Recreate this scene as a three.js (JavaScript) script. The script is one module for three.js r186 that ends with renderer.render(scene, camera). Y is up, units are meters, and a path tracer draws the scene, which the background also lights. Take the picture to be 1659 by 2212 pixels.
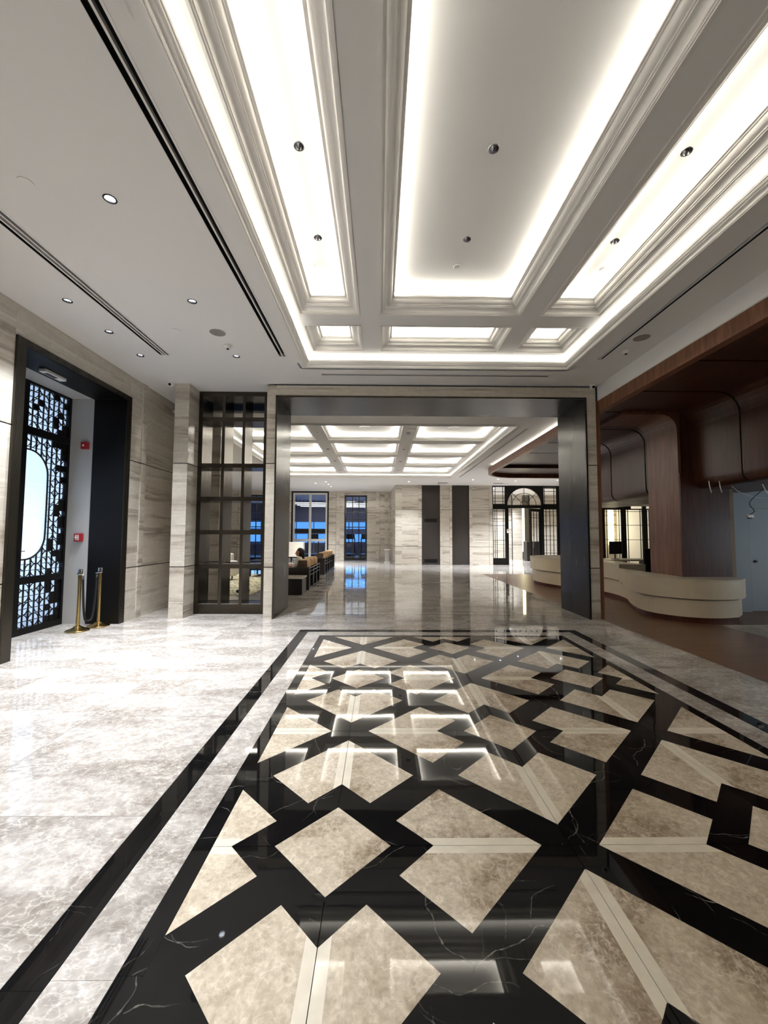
import * as THREE from 'three';
import { mergeGeometries } from 'three/addons/utils/BufferGeometryUtils.js';
import { RoundedBoxGeometry } from 'three/addons/geometries/RoundedBoxGeometry.js';
import { MarchingCubes } from 'three/addons/objects/MarchingCubes.js';
import { RectAreaLightUniformsLib } from 'three/addons/lights/RectAreaLightUniformsLib.js';

// ------------------------------------------------------------------ camera, sky, exposure
const scene = new THREE.Scene();
const FOCAL = 879.15;
const camera = new THREE.PerspectiveCamera(2 * Math.atan(1106 / FOCAL) * 180 / Math.PI, 1659 / 2212, 0.05, 120);
camera.position.set(0, 1.5, 0);
camera.rotation.order = 'YXZ';
camera.rotation.set(0.05625, -0.01083, 0.00386);
scene.background = new THREE.Color(0x05070b);
const renderer = new THREE.WebGLRenderer({ antialias: true });
renderer.toneMapping = THREE.LinearToneMapping;
renderer.toneMappingExposure = 2.0;
renderer.shadowMap.enabled = true;
RectAreaLightUniformsLib.init();
// light levels: cove strips (warm white), cove strips of the outer trays, downlights (neutral white)
const COVE = 13.5, TRAY = 2.6, SPOT = 22;
const COVE_COLOR = new THREE.Color(1.0, 0.965, 0.865), SPOT_COLOR = new THREE.Color(0.89, 0.935, 1.0);

// ------------------------------------------------------------------ helpers
const V = (x, y, z) => new THREE.Vector3(x, y, z);
function rng(seed) { let s = seed | 0; return () => { s = (s + 0x6d2b79f5) | 0; let t = Math.imul(s ^ (s >>> 15), 1 | s); t = (t + Math.imul(t ^ (t >>> 7), 61 | t)) ^ t; return ((t ^ (t >>> 14)) >>> 0) / 4294967296; }; }
const rand = rng(7);
const used = {};
function numbered(n) { const k = used[n] = (used[n] || 0) + 1; return k === 1 ? n : n + '_' + String(k - 1).padStart(3, '0'); }
const bx = (x0, x1, y0, y1, z0, z1) => new THREE.BoxGeometry(Math.abs(x1 - x0), Math.abs(y1 - y0), Math.abs(z1 - z0)).translate((x0 + x1) / 2, (y0 + y1) / 2, (z0 + z1) / 2);
const rbx = (x0, x1, y0, y1, z0, z1, r = 0.02, s = 3) => new RoundedBoxGeometry(Math.abs(x1 - x0), Math.abs(y1 - y0), Math.abs(z1 - z0), s, r).translate((x0 + x1) / 2, (y0 + y1) / 2, (z0 + z1) / 2);
const cyl = (r0, r1, h, x, y, z, n = 20) => new THREE.CylinderGeometry(r1, r0, h, n).translate(x, y + h / 2, z);
function tube(pts, r, n = 24, m = 8, closed = false) { return new THREE.TubeGeometry(new THREE.CatmullRomCurve3(pts, closed), n, r, m, closed); }
function merge(gs) { return mergeGeometries(gs.map(g => { const q = g.index ? g.toNonIndexed() : g.clone(); for (const k of Object.keys(q.attributes)) if (!['position', 'normal', 'uv'].includes(k)) q.deleteAttribute(k); return q; })); }
// uv in metres, by the way each face points
function uvm(g, ou = 0, ov = 0, swap = false) {
  const p = g.attributes.position, n = g.attributes.normal, a = new Float32Array(p.count * 2);
  for (let i = 0; i < p.count; i++) {
    const x = Math.abs(n.getX(i)), y = Math.abs(n.getY(i)), z = Math.abs(n.getZ(i));
    let u, v;
    if (y >= x && y >= z) { u = p.getX(i); v = p.getZ(i); } else if (x >= z) { u = p.getZ(i); v = p.getY(i); } else { u = p.getX(i); v = p.getY(i); }
    if (swap) [u, v] = [v, u];
    a[i * 2] = u + ou; a[i * 2 + 1] = v + ov;
  }
  g.setAttribute('uv', new THREE.BufferAttribute(a, 2));
  return g;
}
function obj(name, geo, material, parent = scene) {
  if (Array.isArray(geo)) geo = geo.length > 1 ? merge(geo) : geo[0];
  const m = new THREE.Mesh(geo, material);
  m.name = parent === scene ? numbered(name) : name; m.castShadow = m.receiveShadow = true;
  parent.add(m);
  return m;
}
function tag(o, label, category, group, kind) { o.userData.label = label; o.userData.category = category; if (group) o.userData.group = group; if (kind) o.userData.kind = kind; return o; }
function thing(name, label, category, pos = [0, 0, 0], turn = 0, group) {
  const o = new THREE.Group(); o.name = numbered(name); o.position.set(...pos); o.rotation.y = turn; scene.add(o);
  return tag(o, label, category, group);
}
function dup(src, pos, turn = 0, label) {
  const c = src.clone(); c.name = numbered(src.name.replace(/_\d{3}$/, '')); c.position.set(...pos); c.rotation.y = turn; c.userData = { ...src.userData };
  if (label) c.userData.label = label;
  scene.add(c); return c;
}
function struct(name, label, category) { const o = new THREE.Group(); o.name = numbered(name); scene.add(o); o.userData = { kind: 'structure', label, category }; return o; }
const shapeOf = pts => { const s = new THREE.Shape(); pts.forEach(([x, y], i) => i ? s.lineTo(x, y) : s.moveTo(x, y)); s.closePath(); return s; };
// plan polygon [x, z] -> solid between y0 and y1
function plan(pts, y0, y1, holes = [], seg = 8) {
  const s = shapeOf(pts.map(([x, z]) => [x, -z]));
  for (const h of holes) { const p = new THREE.Path(); h.forEach(([x, z], i) => i ? p.lineTo(x, -z) : p.moveTo(x, -z)); p.closePath(); s.holes.push(p); }
  return new THREE.ExtrudeGeometry(s, { depth: y1 - y0, bevelEnabled: false, curveSegments: seg }).rotateX(-Math.PI / 2).translate(0, y0, 0);
}
const rect = (x0, x1, z0, z1) => [[x0, z0], [x1, z0], [x1, z1], [x0, z1]];
const circ = (x, z, r, n = 20) => Array.from({ length: n }, (_, i) => [x + r * Math.cos(i / n * 2 * Math.PI), z + r * Math.sin(i / n * 2 * Math.PI)]);
// section polygon [x, y] extruded along z
const along = (pts, z0, z1) => new THREE.ExtrudeGeometry(shapeOf(pts), { depth: Math.abs(z1 - z0), bevelEnabled: false }).translate(0, 0, Math.min(z0, z1));

// ------------------------------------------------------------------ computed textures
function noiseField(seed) {
  const r = rng(seed), N = 256, t = new Float32Array(N * N).map(() => r());
  return (x, y, per, pery = per) => {
    const ix = Math.floor(x), iy = Math.floor(y), fx = x - ix, fy = y - iy, w = (a, p) => ((a % p) + p) % p;
    const sx = fx * fx * (3 - 2 * fx), sy = fy * fy * (3 - 2 * fy), x0 = w(ix, per) & 255, x1 = w(ix + 1, per) & 255, y0 = (w(iy, pery) & 255) * N, y1 = (w(iy + 1, pery) & 255) * N;
    const a = t[y0 + x0], b = t[y0 + x1], c = t[y1 + x0], d = t[y1 + x1];
    return (a + (b - a) * sx) + ((c + (d - c) * sx) - (a + (b - a) * sx)) * sy;
  };
}
function fbm(n, u, v, f, oct, fy = f) { let s = 0, a = 0.5, k = 0; for (let i = 0; i < oct; i++) { s += a * n(u * f, v * fy, f, fy); k += a; a *= 0.55; f *= 2; fy *= 2; } return s / k; }
function tex(size, metres, fn, srgb = true, my = metres) {
  const d = new Uint8Array(size * size * 4);
  for (let j = 0; j < size; j++) for (let i = 0; i < size; i++) {
    const c = fn(i / size, j / size), k = (j * size + i) * 4;
    d[k] = Math.max(0, Math.min(255, c[0])); d[k + 1] = Math.max(0, Math.min(255, c[1])); d[k + 2] = Math.max(0, Math.min(255, c[2])); d[k + 3] = 255;
  }
  const t = new THREE.DataTexture(d, size, size);
  t.wrapS = t.wrapT = THREE.RepeatWrapping; t.magFilter = THREE.LinearFilter; t.minFilter = THREE.LinearMipmapLinearFilter; t.generateMipmaps = true;
  t.repeat.set(1 / metres, 1 / my); if (srgb) t.colorSpace = THREE.SRGBColorSpace; t.needsUpdate = true;
  return t;
}
const lerp3 = (a, b, t) => [a[0] + (b[0] - a[0]) * t, a[1] + (b[1] - a[1]) * t, a[2] + (b[2] - a[2]) * t];
const sst = (a, b, x) => { const t = Math.max(0, Math.min(1, (x - a) / (b - a))); return t * t * (3 - 2 * t); };
const n1 = noiseField(11), n2 = noiseField(23), n3 = noiseField(37), n4 = noiseField(53);
const ridge = x => 1 - Math.abs(2 * x - 1);
// beige limestone with a web of pale veins and brown clouds
const beigeTex = tex(1024, 1.5, (u, v) => {
  const wx = u + 0.035 * (fbm(n1, u, v, 14, 5) - 0.5), wy = v + 0.035 * (fbm(n2, u, v, 14, 5) - 0.5);
  const cloud = fbm(n3, wx, wy, 6, 6), fine = fbm(n4, u, v, 90, 2), mid = fbm(n1, wx, wy, 24, 4);
  const gate = sst(0.36, 0.64, fbm(n2, u, v, 7, 3)), gate2 = sst(0.36, 0.64, fbm(n4, u, v, 11, 3));
  const web = Math.max(0.9 * gate * sst(0.93, 1.0, ridge(fbm(n1, wx, wy, 20, 4))), 0.8 * gate2 * sst(0.9, 1, ridge(fbm(n2, wx, wy, 38, 3))), 0.5 * sst(0.84, 1, ridge(fbm(n3, wx, wy, 70, 2))));
  let c = lerp3([202, 188, 167], [158, 141, 120], sst(0.46, 0.7, cloud) * (0.4 + 0.75 * sst(0.35, 0.65, mid)));
  c = lerp3(c, [229, 218, 201], web * 0.75);
  const f = (fine - 0.5) * 40 + (mid - 0.5) * 30;
  return [c[0] + f, c[1] + f, c[2] + f];
});
// grey-beige slabs with fine drifting veins
const slabTex = tex(1024, 2.4, (u, v) => {
  const wx = u + 0.03 * (fbm(n2, u, v, 14, 5) - 0.5), wy = v + 0.02 * (fbm(n1, u, v, 14, 5) - 0.5);
  const band = fbm(n3, wx, wy, 4, 6, 11), fine = fbm(n4, u, v, 90, 2), mid = fbm(n1, wx, wy, 20, 4, 34);
  const gate = sst(0.38, 0.62, fbm(n4, u, v, 5, 3, 8)), gate2 = sst(0.38, 0.62, fbm(n3, u, v, 8, 3, 13));
  const web = Math.max(0.8 * gate * sst(0.96, 1, ridge(fbm(n1, wx, wy, 13, 5, 26))), 0.85 * gate2 * sst(0.93, 1, ridge(fbm(n4, wx, wy, 28, 4, 56))), 0.65 * sst(0.88, 1, ridge(fbm(n2, wx, wy, 60, 2, 110))));
  let c = lerp3([180, 173, 166], [146, 138, 130], sst(0.42, 0.66, band) * (0.5 + 0.6 * sst(0.35, 0.65, mid)));
  c = lerp3(c, [228, 223, 215], web * 0.62);
  const f = (fine - 0.5) * 40 + (mid - 0.5) * 36;
  return [c[0] + f, c[1] + f, c[2] + f];
});
// near-black marble crossed by a few thin white veins
const blackTex = (() => {
  const N = 2048, cv = document.createElement('canvas'); cv.width = cv.height = N; const x = cv.getContext('2d'), r = rng(404);
  x.fillStyle = '#131212'; x.fillRect(0, 0, N, N);
  for (let i = 0; i < 900; i++) { x.fillStyle = 'rgba(48,45,43,' + (0.03 + 0.05 * r()) + ')'; x.beginPath(); x.ellipse(r() * N, r() * N, 15 + r() * 90, 6 + r() * 30, r() * 3, 0, 7); x.fill(); }
  const vein = (px, py, dir, len, w, al) => { for (let k = 0; k < len; k++) { const nx = px + Math.cos(dir) * 9, ny = py + Math.sin(dir) * 9; x.strokeStyle = 'rgba(196,188,174,' + al * (0.45 + 0.55 * r()) * Math.min(1, (len - k) / 12, (k + 2) / 8) + ')'; x.lineWidth = w * (0.5 + r()); x.beginPath(); x.moveTo(px, py); x.lineTo(nx, ny); x.stroke(); px = nx; py = ny; dir += (r() - 0.5) * 0.75; if (r() < 0.025 && len > 20) vein(px, py, dir + (r() < 0.5 ? 0.7 : -0.7), Math.floor(len * 0.4), w * 0.7, al * 0.8); } };
  for (let i = 0; i < 130; i++) vein(r() * N, r() * N, r() * 6.28, 12 + Math.floor(r() * 42), 1.2 + r() * 2.2, 0.25 + r() * 0.6);
  const t = new THREE.CanvasTexture(cv); t.wrapS = t.wrapT = THREE.RepeatWrapping; t.repeat.set(1 / 3.2, 1 / 3.2); t.colorSpace = THREE.SRGBColorSpace; return t;
})();
// cream stone strips
const creamTex = tex(256, 0.8, (u, v) => { const f = (fbm(n1, u, v, 12, 4) - 0.5) * 22; return [231 + f, 222 + f, 204 + f]; });
// wall stone: bands of horizontal streaks
const wallTex = tex(1024, 2.9, (u, v) => {
  const w = v + 0.012 * (fbm(n1, u, v, 4, 4) - 0.5);
  const band = fbm(n2, u, w, 2, 6, 22), thin = fbm(n3, u, w, 3, 4, 90), patch = fbm(n4, u, v, 4, 3, 10);
  let c = lerp3([206, 198, 184], [166, 155, 141], sst(0.5, 0.78, band) * (0.4 + 0.9 * patch));
  c = lerp3(c, [222, 216, 204], 0.7 * sst(0.55, 0.75, thin));
  const f = (fbm(n1, u, v, 60, 2) - 0.5) * 14 - 26 * sst(0.62, 0.8, fbm(n4, u, w, 3, 4, 60)) * patch;
  return [c[0] + f, c[1] + f, c[2] + f];
});
// dark timber veneer, grain along v
const woodTex = tex(512, 1.1, (u, v) => {
  const g = fbm(n2, u + 0.01 * fbm(n1, u, v, 6, 2), v, 40, 4, 3), h = fbm(n3, u, v, 10, 3, 2), f = (g - 0.5) * 46 + (h - 0.5) * 20;
  return [116 + f, 76 + f * 0.8, 52 + f * 0.64];
});
const boardTex = tex(512, 2.2, (u, v) => {
  const g = fbm(n1, u, v + 0.02 * fbm(n2, u, v, 5, 3), 5, 4, 40), h = fbm(n3, u, v, 4, 3, 8), f = (g - 0.5) * 30 + (h - 0.5) * 26;
  return [128 + f, 98 + f * 0.9, 76 + f * 0.8];
});
// lengthwise brush marks of the bronze sheets
const brushBump = tex(512, 0.5, (u, v) => { const f = 255 * fbm(n2, u, v, 128, 2, 2); return [f, f, f]; }, false, 2.5);
const brushRough = tex(256, 1.6, (u, v) => { const f = 255 * (0.52 + 0.07 * (fbm(n3, u, v, 64, 2, 2) - 0.5) + 0.08 * (fbm(n1, u, v, 3, 3) - 0.5)); return [f, f, f]; }, false);
const cementTex = tex(512, 2.0, (u, v) => { const f = (fbm(n1, u, v, 6, 5) - 0.5) * 70 - 40 * sst(0.62, 0.75, fbm(n2, u, v, 9, 4)); return [150 + f, 142 + f, 130 + f]; });
const clothTex = tex(256, 0.3, (u, v) => { const f = (fbm(n1, u, v, 64, 2) - 0.5) * 30; return [184 + f, 152 + f, 112 + f]; });
const rugTex = tex(512, 1.4, (u, v) => { const a = fbm(n1, u, v, 14, 3), b = fbm(n4, u, v, 26, 2); return lerp3(lerp3([168, 160, 128], [112, 104, 84], sst(0.45, 0.6, a)), [196, 182, 150], sst(0.58, 0.68, b)); });
// slow unevenness of polished stone
const polishBump = tex(256, 1.2, (u, v) => { const f = 255 * fbm(n2, u, v, 3, 2); return [f, f, f]; }, false);

const M = {};
const std = o => new THREE.MeshStandardMaterial(o), phy = o => new THREE.MeshPhysicalMaterial(o);
const polish = { roughness: 0.03, bumpMap: polishBump, bumpScale: 0.0004 };
M.beige = phy({ map: beigeTex, ...polish });
M.slab = phy({ map: slabTex, ...polish, roughness: 0.05 });
M.black = phy({ map: blackTex, ...polish, roughness: 0.025 });
M.cream = phy({ map: creamTex, ...polish });
M.bed = std({ color: 0x6b655c, roughness: 0.9 });
M.stone = phy({ map: wallTex, roughness: 0.16 });
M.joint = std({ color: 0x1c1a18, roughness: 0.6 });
M.paint = std({ color: new THREE.Color(0.77, 0.755, 0.735), roughness: 0.75 });
M.molding = std({ color: new THREE.Color(0.78, 0.755, 0.72), roughness: 0.3 });
M.bronze = phy({ color: 0x322e2a, metalness: 0.12, specularIntensity: 0.3, roughness: 0.5, roughnessMap: brushRough, bumpMap: brushBump, bumpScale: 0.000004 });
M.darkBronze = phy({ color: 0x4a463f, metalness: 0.9, roughness: 0.55, roughnessMap: brushRough });
M.screen = phy({ color: 0x4b463f, metalness: 0.95, roughness: 0.5, roughnessMap: brushRough, bumpMap: brushBump, bumpScale: 0.000004 });
M.blackPanel = phy({ color: 0x0e0d0d, roughness: 0.42, specularIntensity: 0.4 });
M.liftPanel = phy({ color: 0x3d3834, roughness: 0.45, specularIntensity: 0.5 });
M.wood = phy({ map: woodTex, roughness: 0.42 });
M.woodDark = phy({ map: woodTex, color: 0xa08a76, roughness: 0.4 });  // darker copy of the same veneer; on the column front it colours in shade
M.woodFloor = phy({ map: boardTex, color: 0xe6d9cc, roughness: 0.33 });
M.board = std({ color: 0xd6d9dc, roughness: 0.8 });
M.frost = phy({ color: 0xe4ecf6, roughness: 1, transmission: 0.55, thickness: 0 });
M.glass = phy({ color: 0xffffff, roughness: 0.02, transmission: 1, thickness: 0, ior: 1.45 });
M.blackMetal = std({ color: 0x1c1a19, roughness: 0.45, metalness: 0.6 });
M.slot = std({ color: 0x0b0b0c, roughness: 0.9 });
M.whitePlastic = std({ color: 0xe9e7e2, roughness: 0.4 });
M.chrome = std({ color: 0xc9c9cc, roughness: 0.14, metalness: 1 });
M.brass = std({ color: 0xb59a62, roughness: 0.22, metalness: 1 });
M.red = std({ color: 0xa3131c, roughness: 0.4 });
M.rope = std({ color: 0x121113, roughness: 0.9 });
M.desk = phy({ color: 0xdccdb2, roughness: 0.35 });
M.deskBase = phy({ map: woodTex, color: 0xc08a5c, roughness: 0.5 });
M.cement = std({ map: cementTex, roughness: 0.9 });
M.greyWall = std({ color: 0xb9b7b4, roughness: 0.55 });
M.rawWall = std({ color: 0x9aa0a2, roughness: 0.85 });
M.tan = std({ map: clothTex, roughness: 0.95 });
M.brown = std({ color: 0x5d4c43, roughness: 0.85 });
M.darkWood = phy({ color: 0x241f1d, roughness: 0.4 });
M.skin = phy({ color: 0xb98468, roughness: 0.55 });
M.shirt = std({ color: 0xdcd6cb, roughness: 0.9 });
M.hair = std({ color: 0x0f0c0b, roughness: 0.5 });
M.trousers = std({ color: 0x2a2b33, roughness: 0.9 });
M.rug = std({ map: rugTex, roughness: 1 });
M.ledWarm = std({ color: 0x000000, emissive: COVE_COLOR, emissiveIntensity: 2 });
M.ledCool = std({ color: 0x202020, emissive: new THREE.Color(0.86, 0.93, 1), emissiveIntensity: 6 });

// ------------------------------------------------------------------ lights
function area(name, w, h, pos, target, intensity, color) {
  const l = new THREE.RectAreaLight(color, intensity, w, h); l.name = name; l.position.copy(pos); l.lookAt(target); scene.add(l); return l;
}
function spot(name, pos, intensity, angle, color = SPOT_COLOR) {
  const l = new THREE.SpotLight(color, intensity, 0, angle, 0.9); l.name = name; l.position.set(...pos); l.target.position.set(pos[0], 0, pos[2]);
  l.castShadow = true; l.shadow.radius = 2; scene.add(l); scene.add(l.target); return l;
}

// ------------------------------------------------------------------ ceiling builder
// mitred moulding round an opening: prof is a list of [inset, rise]
function frameMold(x0, x1, z0, z1, y, prof) {
  const pos = [], nor = [], uv = [], cx = [[x0, z0, 1, 1], [x1, z0, -1, 1], [x1, z1, -1, -1], [x0, z1, 1, -1]];
  for (let s = 0; s < 4; s++) {
    const A = cx[s], B = cx[(s + 1) % 4];
    const P = (c, i) => V(c[0] + c[2] * prof[i][0], y + prof[i][1], c[1] + c[3] * prof[i][0]);
    const tan = V(B[0] - A[0], 0, B[1] - A[1]).normalize();
    for (let i = 0; i + 1 < prof.length; i++) {
      const a = P(A, i), b = P(B, i), c = P(B, i + 1), d = P(A, i + 1), e = P(A, i + 1).sub(P(A, i)), n = V().crossVectors(e, tan).normalize();
      for (const q of [a, c, b, a, d, c]) { pos.push(q.x, q.y, q.z); nor.push(n.x, n.y, n.z); uv.push(0, 0); }
    }
  }
  const g = new THREE.BufferGeometry();
  g.setAttribute('position', new THREE.Float32BufferAttribute(pos, 3)); g.setAttribute('normal', new THREE.Float32BufferAttribute(nor, 3)); g.setAttribute('uv', new THREE.Float32BufferAttribute(uv, 2));
  return g;
}
const arcP = (cx, cy, r, a0, a1, n, sx = 1, sy = 1) => Array.from({ length: n + 1 }, (_, i) => { const a = (a0 + (a1 - a0) * i / n) * Math.PI / 180; return [cx + sx * r * Math.cos(a), cy + sy * r * Math.sin(a)]; });
const COFFER_PROFILE = [[-0.016, 0], [-0.016, -0.012], [0.004, -0.012], [0.004, -0.002], [0.016, -0.002], [0.016, 0.01], [0.024, 0.01],
  ...arcP(0.078, 0.012, 1, 180, 90, 8, 0.054, 0.044), [0.087, 0.056], [0.087, 0.068], [0.099, 0.068], [0.099, 0.08],
  ...arcP(0.099, 0.126, 0.046, -90, 0, 8), [0.156, 0.126], [0.156, 0.138], [0.172, 0.138], [0.172, 0.16], [0.157, 0.16], [0.157, 0.142], [-0.04, 0.142]];
const TRAY_PROFILE = [[-0.022, 0], [-0.022, -0.012], [-0.004, -0.012], [-0.004, -0.003], [0.006, -0.003], [0.006, 0.006], ...arcP(0.034, 0.008, 1, 180, 90, 6, 0.026, 0.024), [0.038, 0.032], [0.038, 0.04],
  ...arcP(0.038, 0.062, 0.022, -90, 0, 6), [0.068, 0.062], [0.068, 0.086], [0.055, 0.086], [0.055, 0.07], [-0.075, 0.07]];
function strips(x0, x1, z0, z1, y, out, gain, parent, tilt, wide) {
  const sides = [[V((x0 + x1) / 2, y, z0 - out), V(0, 0, 1), x1 - x0], [V((x0 + x1) / 2, y, z1 + out), V(0, 0, -1), x1 - x0], [V(x0 - out, y, (z0 + z1) / 2), V(1, 0, 0), z1 - z0], [V(x1 + out, y, (z0 + z1) / 2), V(-1, 0, 0), z1 - z0]];
  for (const [p, inward, len] of sides) {
    const L = len + 2 * out - 0.06, s = inward.x ? bx(p.x - wide / 2, p.x + wide / 2, y - 0.012, y - 0.004, p.z - L / 2, p.z + L / 2) : bx(p.x - L / 2, p.x + L / 2, y - 0.012, y - 0.004, p.z - wide / 2, p.z + wide / 2);
    obj('light_strip', s, M.ledWarm, parent);
    area('cove_light', L, wide, p.clone(), p.clone().add(inward.clone().multiplyScalar(tilt)).add(V(0, 1, 0)), gain, COVE_COLOR);
  }
}
// a recessed tray with a grid of lit coffers. C: ceiling level, L: grid underside, T: coffer top
function coffered(parent, open, coffers, C, L, T, holesOf, gain = 1, ps = [1, 1]) {
  const [x0, x1, z0, z1] = open, W = 0.075, rise = 0.14 * ps[1], prof = COFFER_PROFILE.map(([a, b]) => [a * ps[0], b * ps[1]]);
  obj('tray_molding', frameMold(x0, x1, z0, z1, C, TRAY_PROFILE), M.molding, parent);
  const back = [bx(x0 - W - 0.03, x0 - W, C, L + 0.02, z0 - W, z1 + W), bx(x1 + W, x1 + W + 0.03, C, L + 0.02, z0 - W, z1 + W), bx(x0 - W, x1 + W, C, L + 0.02, z0 - W - 0.03, z0 - W), bx(x0 - W, x1 + W, C, L + 0.02, z1 + W, z1 + W + 0.03)];
  obj('tray_upstand', back, M.paint, parent);
  obj('beam_grid', plan(rect(x0 - W, x1 + W, z0 - W, z1 + W), L, L + 0.03, coffers.map(c => rect(c[0], c[1], c[2], c[3]))), M.paint, parent);
  strips(x0, x1, z0, z1, C + 0.084, 0.005, TRAY, parent, 0.1, 0.07);
  for (const [a, b, c, d] of coffers) {
    obj('coffer_molding', frameMold(a, b, c, d, L, prof), M.molding, parent);
    const t = 0.04 * ps[0], u = L + rise;
    obj('coffer_side', [bx(a - t - 0.03, a - t, u - 0.02, T + 0.02, c - t, d + t), bx(b + t, b + t + 0.03, u - 0.02, T + 0.02, c - t, d + t), bx(a - t, b + t, u - 0.02, T + 0.02, c - t - 0.03, c - t), bx(a - t, b + t, u - 0.02, T + 0.02, d + t, d + t + 0.03)], M.paint, parent);
    obj('coffer_panel', plan(rect(a - t, b + t, c - t, d + t), T, T + 0.03, (holesOf || []).filter(h => h[0] > a && h[0] < b && h[1] > c && h[1] < d).map(h => circ(h[0], h[1], h[2]))), M.paint, parent);
    strips(a, b, c, d, u + 0.016, -0.05 * ps[0], COVE * gain, parent, gain > 1 ? 0.4 : 0.05, 0.08 * (ps[0] < 1 ? 0.6 : 1));
  }
}

// ------------------------------------------------------------------ floor
const TT = 2.306, NX = 0.934, NZ = -2.055;
const floor = struct('floor', 'polished beige stone floor with inlaid black lattice', 'floor');
obj('screed', [bx(-12.2, 15.2, -0.12, -0.022, -30, 4.7)], M.bed, floor);
function clip(poly, f) { // keep f >= 0
  const out = [];
  for (let i = 0; i < poly.length; i++) {
    const a = poly[i], b = poly[(i + 1) % poly.length], fa = f(a), fb = f(b);
    if (fa >= 0) out.push(a);
    if ((fa >= 0) !== (fb >= 0)) { const t = fa / (fa - fb); out.push([a[0] + (b[0] - a[0]) * t, a[1] + (b[1] - a[1]) * t]); }
  }
  return out;
}
const areaOf = p => Math.abs(p.reduce((s, a, i) => { const b = p[(i + 1) % p.length]; return s + a[0] * b[1] - a[1] * b[0]; }, 0) / 2);
function piece(name, poly, material) { // lattice units -> metres
  const q = poly.filter((p, i) => { const o = poly[(i + 1) % poly.length]; return Math.hypot(p[0] - o[0], p[1] - o[1]) > 1e-5; });
  if (q.length < 3 || areaOf(q) < 1e-5) return;
  const g = uvm(plan(q.map(([x, z]) => [NX + x * TT, NZ - z * TT]), -0.02, 0), rand() * 2, rand() * 2, rand() < 0.5);
  obj(name, g, material, floor);
}
{
  const a = 0.0612, b = 0.289, d = 0.1208, t = 0.189, w = (b - a) / 2, hw = 0.0208, e = 0.0007;
  const X = 0.75, Z0 = -1.75, Z1 = 1.75;
  const inside = p => clip(clip(clip(clip(p, q => q[0] + X), q => X - q[0]), q => q[1] - Z0), q => Z1 - q[1]);
  const half = s => [[a, 0], [a + t, s * t], [a + t + w, s * (t - w)], [b, 0]];
  const nodes = [];
  for (let i = -2; i <= 2; i++) for (let j = -4; j <= 4; j++) nodes.push([i / 2, j / 2, (i + j) % 2 === 0]);
  const turn = (p, k) => { let [x, z] = p; for (let i = 0; i < k; i++) [x, z] = [-z, x]; return [x, z]; };
  for (const [nx, nz, cross] of nodes) {
    if (!cross) { piece('diamond_tile', inside([[d, 0], [0, d], [-d, 0], [0, -d]].map(p => [nx + p[0], nz + p[1]])), M.beige); continue; }
    for (let k = 0; k < 4; k++) for (const s of [-1, 1]) {
      const put = poly => inside(poly.map(p => turn(p, k)).map(p => [nx + p[0], nz + p[1]]));
      piece('stone_tile', put(clip(half(s), p => s * p[1] - hw)), M.beige);
      piece('cream_strip', put(clip(clip(half(s), p => hw - s * p[1]), p => s * p[1] - e)), M.cream);
    }
  }
  for (let i = -2; i < 2; i++) for (let j = -4; j < 4; j++) {
    const odd = ((i + j) % 2 + 2) % 2, ox = (i + (odd ? 1 : 0)) / 2, oz = j / 2, sx = odd ? -1 : 1;
    const P = [[e, e], [a, e], [a + t, t], [a + t + w, t - w], [b, e], [0.5 - d, e], [0.5 - e, d], [0.5 - e, 0.5 - b], [0.5 - t + w, 0.5 - a - t - w], [0.5 - t, 0.5 - a - t], [0.5 - e, 0.5 - a], [0.5 - e, 0.5 - e],
      [0.5 - a, 0.5 - e], [0.5 - a - t, 0.5 - t], [0.5 - a - t - w, 0.5 - t + w], [0.5 - b, 0.5 - e], [d, 0.5 - e], [e, 0.5 - d], [e, b], [t - w, a + t + w], [t, a + t], [e, a]];
    piece('black_tile', inside(P.map(([x, z]) => [ox + sx * x, oz + z])), M.black);
  }
}
function slabs(name, xs, zs, material, gap = 0.0012) {
  for (let i = 0; i + 1 < xs.length; i++) for (let j = 0; j + 1 < zs.length; j++) {
    const [x0, x1] = [xs[i], xs[i + 1]], [z0, z1] = [zs[j], zs[j + 1]].sort((p, q) => p - q);
    obj(name, uvm(bx(x0 + gap, x1 - gap, -0.02, 0, z0 + gap, z1 - gap), rand() * 3, rand() * 3), material, floor);
  }
}
const span = (a, b, n) => Array.from({ length: n + 1 }, (_, i) => a + (b - a) * i / n);
const IX0 = NX - 0.75 * TT, IX1 = NX + 0.75 * TT, IZ0 = NZ - 1.75 * TT, IZ1 = NZ + 1.75 * TT;
function ring(name, o, wdt, material, n) { // border strip o metres outside the inlay
  const x0 = IX0 - o, x1 = IX1 + o, z0 = IZ0 - o, z1 = IZ1 + o, zs = span(z0, z1, n);
  slabs(name, [x0 - wdt, x0], zs, material, 0.0006); slabs(name, [x1, x1 + wdt], zs, material, 0.0006);
  slabs(name, span(x0 - wdt, x1 + wdt, 4), [z0 - wdt, z0], material, 0.0006); slabs(name, span(x0 - wdt, x1 + wdt, 4), [z1, z1 + wdt], material, 0.0006);
}
ring('inner_border', 0, 0.092, M.black, 7); ring('beige_border', 0.092, 0.212, M.slab, 7); ring('outer_border', 0.304, 0.142, M.black, 7);
const OX0 = IX0 - 0.446, OX1 = IX1 + 0.446, OZ0 = IZ0 - 0.446, OZ1 = IZ1 + 0.446, WF = 3.985;
const zr = [4.6, OZ1, 1.33, 0.13, -1.07, -2.27, -3.47, -4.67, -5.6, OZ0];
slabs('floor_slab', span(-4.62, OX0, 3), zr, M.slab); slabs('floor_slab', [OX1, WF], zr, M.slab);
slabs('floor_slab', span(OX0, OX1, 4), [4.6, OZ1], M.slab);
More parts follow.
